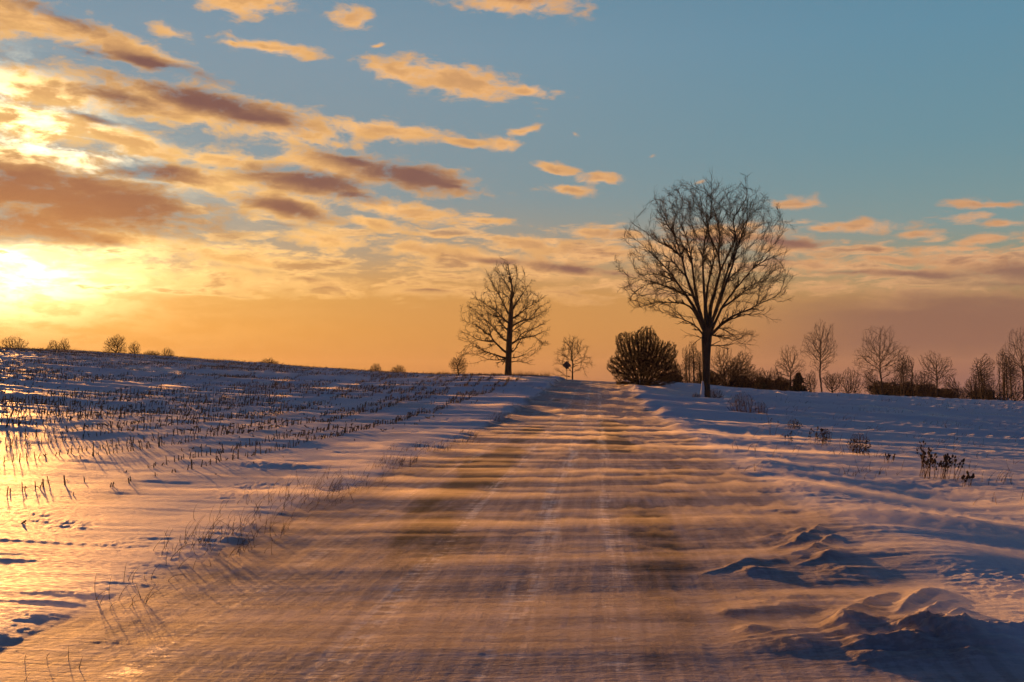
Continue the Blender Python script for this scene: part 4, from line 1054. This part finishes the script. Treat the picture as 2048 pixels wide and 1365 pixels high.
tag(np_mesh('corn_stubble', np.concatenate(V_), np.concatenate(L_), np.concatenate(S_), STUB), 'rows of dry brown corn stubble over the snowy hillside', 'stubble', kind='stuff')

# ------------------------------------------------------------------ dead grass
GRASS = simple_mat('dead_grass', (0.11, 0.065, 0.030), (0.20, 0.13, 0.065), 10)
def blades(cx, cy, n, h, spread, w=.004, lean=(.5, .1), seed=1, zoff=0.0):
    r_ = np.random.RandomState(seed)
    x = cx + r_.normal(0, spread, n); y = cy + r_.normal(0, spread, n); z = height(x, y) - .015
    hh = h * r_.uniform(.35, 1.1, n); k = 5
    P = np.zeros((n, k + 1, 3)); d = np.stack([r_.normal(0, .25, n), r_.normal(0, .25, n), np.ones(n)], 1)
    P[:, 0] = np.stack([x, y, z], 1)
    bend = np.stack([r_.normal(lean[0], .35, n), r_.normal(lean[1], .25, n), -np.abs(r_.normal(.15, .2, n))], 1)
    for i in range(k):
        d = unit(d + bend * .28); P[:, i + 1] = P[:, i] + d * (hh / k)[:, None]
    return P, np.linspace(w, w * .3, k + 1)[None].repeat(n, 0)
tb = Tubes()
_r8 = np.random.RandomState(44)
for y in np.arange(9.5, 75, .22):      # fringe along the left-hand edge of the road
    dens = pnoise(np.array([y * .35]), np.array([4.2]), 3)[0] + .7 * pnoise(np.array([y * 1.1]), np.array([1.2]), 4)[0]
    wgt = (.1 if y < 12.5 else .35) + (.40 if 13 < y < 30 else 0)
    if dens + wgt * .6 > .48:
        n = int((3 + 16 * (dens + wgt * .5)) * (1 if y < 30 else .5)); 
        if n > 0:
            P, Rr = blades(float(edge_l(np.array([y]))[0]) + _r8.normal(.10, .22), y, max(3, n), .20 + .12 * _r8.rand(), .16, .0032 if y < 20 else .006, seed=int(y * 100)); tb.add(P, Rr, 3)
for px, d_, n, h, sp in [(20, 6.0, 6, .16, .10), (110, 6.6, 4, .14, .12), (250, 8.2, 12, .24, .12), (300, 8.9, 6, .22, .12), (350, 9.6, 4, .2, .12),
                         (430, 10.5, 24, .25, .3), (620, 14.4, 60, .3, .35), (660, 15.6, 60, .3, .4), (560, 13.6, 30, .3, .35), (700, 17.0, 40, .3, .4), (500, 12.2, 26, .26, .3)]:
    p = stand(px, d_); P, Rr = blades(p.x, p.y, n, h, sp, .0032, seed=px); tb.add(P, Rr, 3)
for px in range(1022, 1100, 3):        # tall grass on the bank between oak and sign
    p = stand(px, 102 + _r8.normal(0, 1.5)); P, Rr = blades(p.x, p.y, 16, .75 * _r8.uniform(.6, 1.1), .25, .010, (.1, 0), seed=px); tb.add(P, Rr, 3)
for px in list(range(868, 905, 4)) + list(range(930, 1012, 9)):
    p = stand(px, 110 + _r8.normal(0, 2)); P, Rr = blades(p.x, p.y, 14, .5, .3, .012, (.2, 0), seed=px); tb.add(P, Rr, 3)
for i in range(230):                   # single blades and weeds over the right-hand field
    px = _r8.uniform(1480, 2120); d_ = _r8.uniform(18, 130) ; p = stand(px, d_)
    P, Rr = blades(p.x, p.y, _r8.randint(2, 7), _r8.uniform(.12, .34) * (1 + d_ / 150), .12 + d_ * .003, .004 + d_ * .00009, seed=i); tb.add(P, Rr, 3)
tag(tb.build('grass', GRASS, None), 'sparse dead grass along the road edge and in the snow', 'grass', kind='stuff')

# ------------------------------------------------------------------ teasels and small shrubs on the right
HEAD = simple_mat('seed_head', (0.030, 0.018, 0.012), (0.07, 0.042, 0.026), 30)
STEM = simple_mat('dry_stem', (0.06, 0.036, 0.022), (0.11, 0.07, 0.042), 12)
SHRUB = simple_mat('shrub_twigs', (0.05, 0.028, 0.018), (0.10, 0.058, 0.034), 6)
def teasel(label, px, dist, top_py, wpx, n, seed, head=.022, group='dried seed-head weeds on the right verge'):
    r_ = np.random.RandomState(seed); base = stand(px, dist, .02)
    H = max(.15, zat(top_py, dist) - base.z); Wd = wpx * dist / FPX
    root = tag(empty('teasel_plant', base), label, 'weed', group)
    st = Tubes(); s0 = np.stack([r_.uniform(-.5, .5, n) * Wd, r_.uniform(-.4, .4, n) * Wd, np.full(n, -.05)], 1)
    d0 = np.stack([r_.normal(.12, .16, n), r_.normal(0, .12, n), np.ones(n)], 1)
    P, Rr = grow(r_, s0, d0, H * r_.uniform(.6, 1.04, n), np.full(n, .0055), 8, .05, .02, .6); st.add(P, Rr, 5)
    rt_ = np.stack([P[:, 0], np.repeat([[0, 0, -.12]], n, 0)], 1); st.add(rt_, np.full((n, 2), .006), 4)
    s, d, ln, rd = spawn(r_, P, Rr, 3, .5, .95, 32, 8, .26); P2, R2 = grow(r_, s, d, ln, np.full(len(s), .0035), 4, .08, .12, .7); st.add(P2, R2, 4)
    st.build('stem', STEM, root)
    tips = np.concatenate([P[:, -1], P2[:, -1]]); td = unit(np.concatenate([P[:, -1] - P[:, -2], P2[:, -1] - P2[:, -2]]))
    sc = np.concatenate([np.full(n, 1.0), np.full(len(P2), .72)]) * r_.uniform(.75, 1.2, len(tips)) * head
    k = np.array([-.2, .3, 1.0, 1.8, 2.5, 3.0]); rr_ = np.array([.35, .85, 1.0, .85, .5, .08])
    for q_ in range(len(tips)):            # every head with its ring of bracts
        hd = Tubes(); c_ = tips[q_] + td[q_] * (k[:, None] * sc[q_]); hd.add(c_[None], (rr_ * sc[q_])[None], 7)
        s, d, ln, rd = spawn(r_, c_[None, :2], np.full((1, 2), .002), 5, .1, .9, 50, 10, 1.0); P3, R3 = grow(r_, s, d, np.full(len(s), head * 1.6), np.full(len(s), .0016), 2, .1, .3, .4); hd.add(P3, R3, 3)
        hd.build('seed_head', HEAD, root)
teasel('tall upright cluster of dried teasels, the left of the two big clusters', 1850, 22.2, 868, 26, 9, 1)
teasel('widest cluster of dried teasels, right of the tall one', 1884, 21.6, 890, 70, 26, 2)
teasel('few bent teasels at the right end of the clusters', 1922, 20.6, 925, 26, 6, 3)
teasel('small low weed with a few seed heads left of the teasel clusters', 1770, 25, 893, 20, 6, 4, .018)
teasel('pair of tall thin weed stalks beyond the road verge', 1543, 36, 823, 12, 3, 5, .014)
teasel('loose weed with dark heads left of the brown shrub', 1632, 31, 852, 30, 8, 6, .022)
teasel('short weed standing on the drift below the small shrubs', 1575, 30, 858, 14, 4, 7, .016)
def shrub(name, label, px, dist, top_py, wpx, seed, dens=1.0, mat=SHRUB, trunks=10, heads=0.0):
    sk = Skeleton(seed); r_ = sk.rs; base = stand(px, dist, .02)
    H = max(.25, zat(top_py, dist) - base.z); Wd = wpx * dist / FPX
    root = tag(empty(name, base), label, 'shrub', 'small bare shrubs on the right')
    step = max(H, Wd) / 26
    for t in range(trunks):
        x, y = r_.uniform(-.5, .5, 2) * Wd * .55; sk.chain(np.array([[x, y, -.08], [x * 1.1 + r_.normal(0, .03), y, H * .12]]), -1 if t == 0 else 0)
    m = int(1300 * dens); v = unit(r_.normal(0, 1, (m, 3))) * (r_.uniform(0, 1, (m, 1)) ** .45)
    A = np.stack([v[:, 0] * Wd * .5, v[:, 1] * Wd * .42, H * .42 + v[:, 2] * H * .58], 1); A = A[A[:, 2] > H * .05]
    sk.colonise(A, step, max(H, Wd) * .5, step * 1.2, .2, .05)
    r = np.maximum(sk.radii(max(.0022, dist * .00007), 2.3), .002); c = np.where(sk.par >= 0)[0]; p = sk.par[c]
    tb = Tubes(); E = np.stack([sk.P[p], sk.P[c]], 1); Rr = np.stack([np.minimum(r[p], r[c] * 1.4), r[c]], 1); tb.add(E, Rr, 4)
    twiggy(r_, tb, E, Rr, [lv(2, 1.4, t0=.3, ang=34, k=2, w=.2, up=.04, rr=.8, rmin=max(.002, dist * .00006), lmin=step, lmax=step * 2)])
    tb.build('branches', mat, root)
    if heads:
        leaf = np.setdiff1d(c, p); leaf = leaf[r_.uniform(0, 1, len(leaf)) < heads]; q = sk.P[leaf]; n = len(q); sz = r_.uniform(.010, .022, n)
        k = np.array([-1, -.3, .5, 1.]); rr_ = np.array([.3, 1, .9, .2]); d = unit(r_.normal(0, 1, (n, 3)) + np.array([0, 0, 1.]))
        for i in range(min(n, 60)): hd = Tubes(); hd.add((q[i] + d[i] * k[:, None] * sz[i])[None], (rr_ * sz[i])[None], 6); hd.build('seed_head', HEAD, root)
shrub('round_shrub', 'largest round bare shrub, right of the tall tree', 1483, 54, 784, 58, 1, 1.4, trunks=14)
shrub('brambles', 'dark bramble tangle hugging the right side of the tall trunk', 1428, 77, 777, 40, 2, 1.2)
shrub('brambles', 'low bramble sprigs right of the largest round shrub', 1520, 52, 800, 30, 3, .6)
shrub('brambles', 'thin bramble sprigs left of the tall trunk\'s foot', 1392, 78, 785, 18, 4, .35)
shrub('brown_shrub', 'compact brown shrub with curled seed clusters, left of the teasels', 1716, 28, 860, 44, 5, 1.3, heads=.5)
shrub('brown_shrub', 'sparse reddish weed shrub far left of the compact brown shrub', 1588, 39, 836, 30, 6, .5, heads=.3)
shrub('brown_shrub', 'sparse seed-headed shrub just left of the compact brown shrub', 1648, 31.5, 850, 26, 7, .5, heads=.5)

# ------------------------------------------------------------------ snow blowing low over the ground
def volume_mat(name, col, dens, aniso):
    m = bpy.data.materials.new(name); m.use_nodes = True; b = NB(m.node_tree); b.n.clear()
    v = b.node('ShaderNodeVolumePrincipled'); v.inputs['Color'].default_value = (*col, 1); v.inputs['Density'].default_value = dens
    v.inputs['Anisotropy'].default_value = aniso
    o = b.node('ShaderNodeOutputMaterial'); b.l.new(v.outputs[0], o.inputs['Volume']); return m
DRIFT = volume_mat('drifting_snow', (0.97, 0.88, 0.76), 0.42, 0.45)
ja = np.where((ang > R(-34)) & (ang < R(27)))[0][::3]
jr = [0]
for i in range(len(rr)):
    if rr[i] > 110: break
    if rr[i] - rr[jr[-1]] > max(.02, rr[i] ** 2 / 2000): jr.append(i)
jr = np.array(jr[1:])
Gx, Gy, Gz = (q_.reshape(na, nr)[np.ix_(ja, jr)] for q_ in (GX, GY, GZ))
a_, c_ = Gx * math.cos(WD) + Gy * math.sin(WD), -Gx * math.sin(WD) + Gy * math.cos(WD)
rG = np.hypot(Gx, Gy)
wv = .35 * pnoise(a_ * .05, c_ * .25, 101) + .05 * pnoise(a_ * .4, c_ * 1.2, 102)
s1 = fbm(a_ * .05, (c_ + wv) * .62, 3, 103, .55); s2 = fbm(a_ * .06, (c_ + wv) * 1.5, 3, 107, .55); s3 = fbm(a_ * .14, (c_ + wv) * 5.0, 3, 111, .55)
gust = sst(-.9, .7, fbm(a_ * .06, c_ * .10, 2, 113))
on = sst(-7.5, -3.0, Gx) * (1 - sst(4.0, 11.0, Gx)) * .9 + .22
on = on * (1 - .75 * sst(35, 85, rG)) * sst(4.3, 6.3, Gy)
far_on = .5 * sst(25, 45, rG) * (1 - sst(85, 108, rG)) * (1 - sst(4, 10, Gx))
rdg = lambda n_, p_: np.clip(1 - np.abs(n_) * 1.15, 0, 1) ** p_
hgt = on * (.018 * sst(-.1, .9, s1) + .050 * rdg(s2, 9) * sst(-.4, .5, s1) + .034 * rdg(s3, 6) * sst(-.2, .6, s2) + .022 * sst(.1, .9, s2)) * (.25 + gust) * 1.75 + far_on * .06 * rdg(s2, 3) * sst(-.3, .5, s1)
hgt = hgt * (.55 + .45 * np.clip(rG / 14, 0, 1.4)) - .006
top = Gz + np.where(hgt > 0, hgt + .004, -.03)
nA, nR = top.shape
bd = np.zeros_like(top, bool); bd[0] = bd[-1] = True; bd[:, 0] = bd[:, -1] = True; top = np.where(bd, Gz - .06, top)
bot = Gz - .35
vv = np.concatenate([np.stack([Gx, Gy, top], -1).reshape(-1, 3), np.stack([Gx, Gy, bot], -1).reshape(-1, 3)])
ii = np.arange(nA * nR).reshape(nA, nR); M_ = nA * nR
up_ = np.stack([ii[:-1, :-1], ii[1:, :-1], ii[1:, 1:], ii[:-1, 1:]], -1).reshape(-1, 4); dn_ = up_[:, ::-1] + M_
rim = np.concatenate([ii[:, 0], ii[-1, 1:], ii[-2::-1, -1], ii[0, -2:0:-1]]); rn = np.roll(rim, -1)
sd_q = np.stack([rim, rim + M_, rn + M_, rn], -1)
allq = np.concatenate([up_, dn_, sd_q])
bs_ = np_mesh('blowing_snow', vv, allq.ravel(), np.full(len(allq), 4), DRIFT)
tag(bs_, 'veil of fine snow blowing low across the road', 'blowing snow', kind='stuff')

# ------------------------------------------------------------------ evening haze
HZ = volume_mat('haze', (0.90, 0.80, 0.74), 0.0001, 0.30)
q = ([], []); box(q, -1400, 1400, -1400, 1400, -60, 26)
tag(mesh_o('haze', q, HZ), 'thin golden evening haze over the fields', 'haze', kind='stuff')
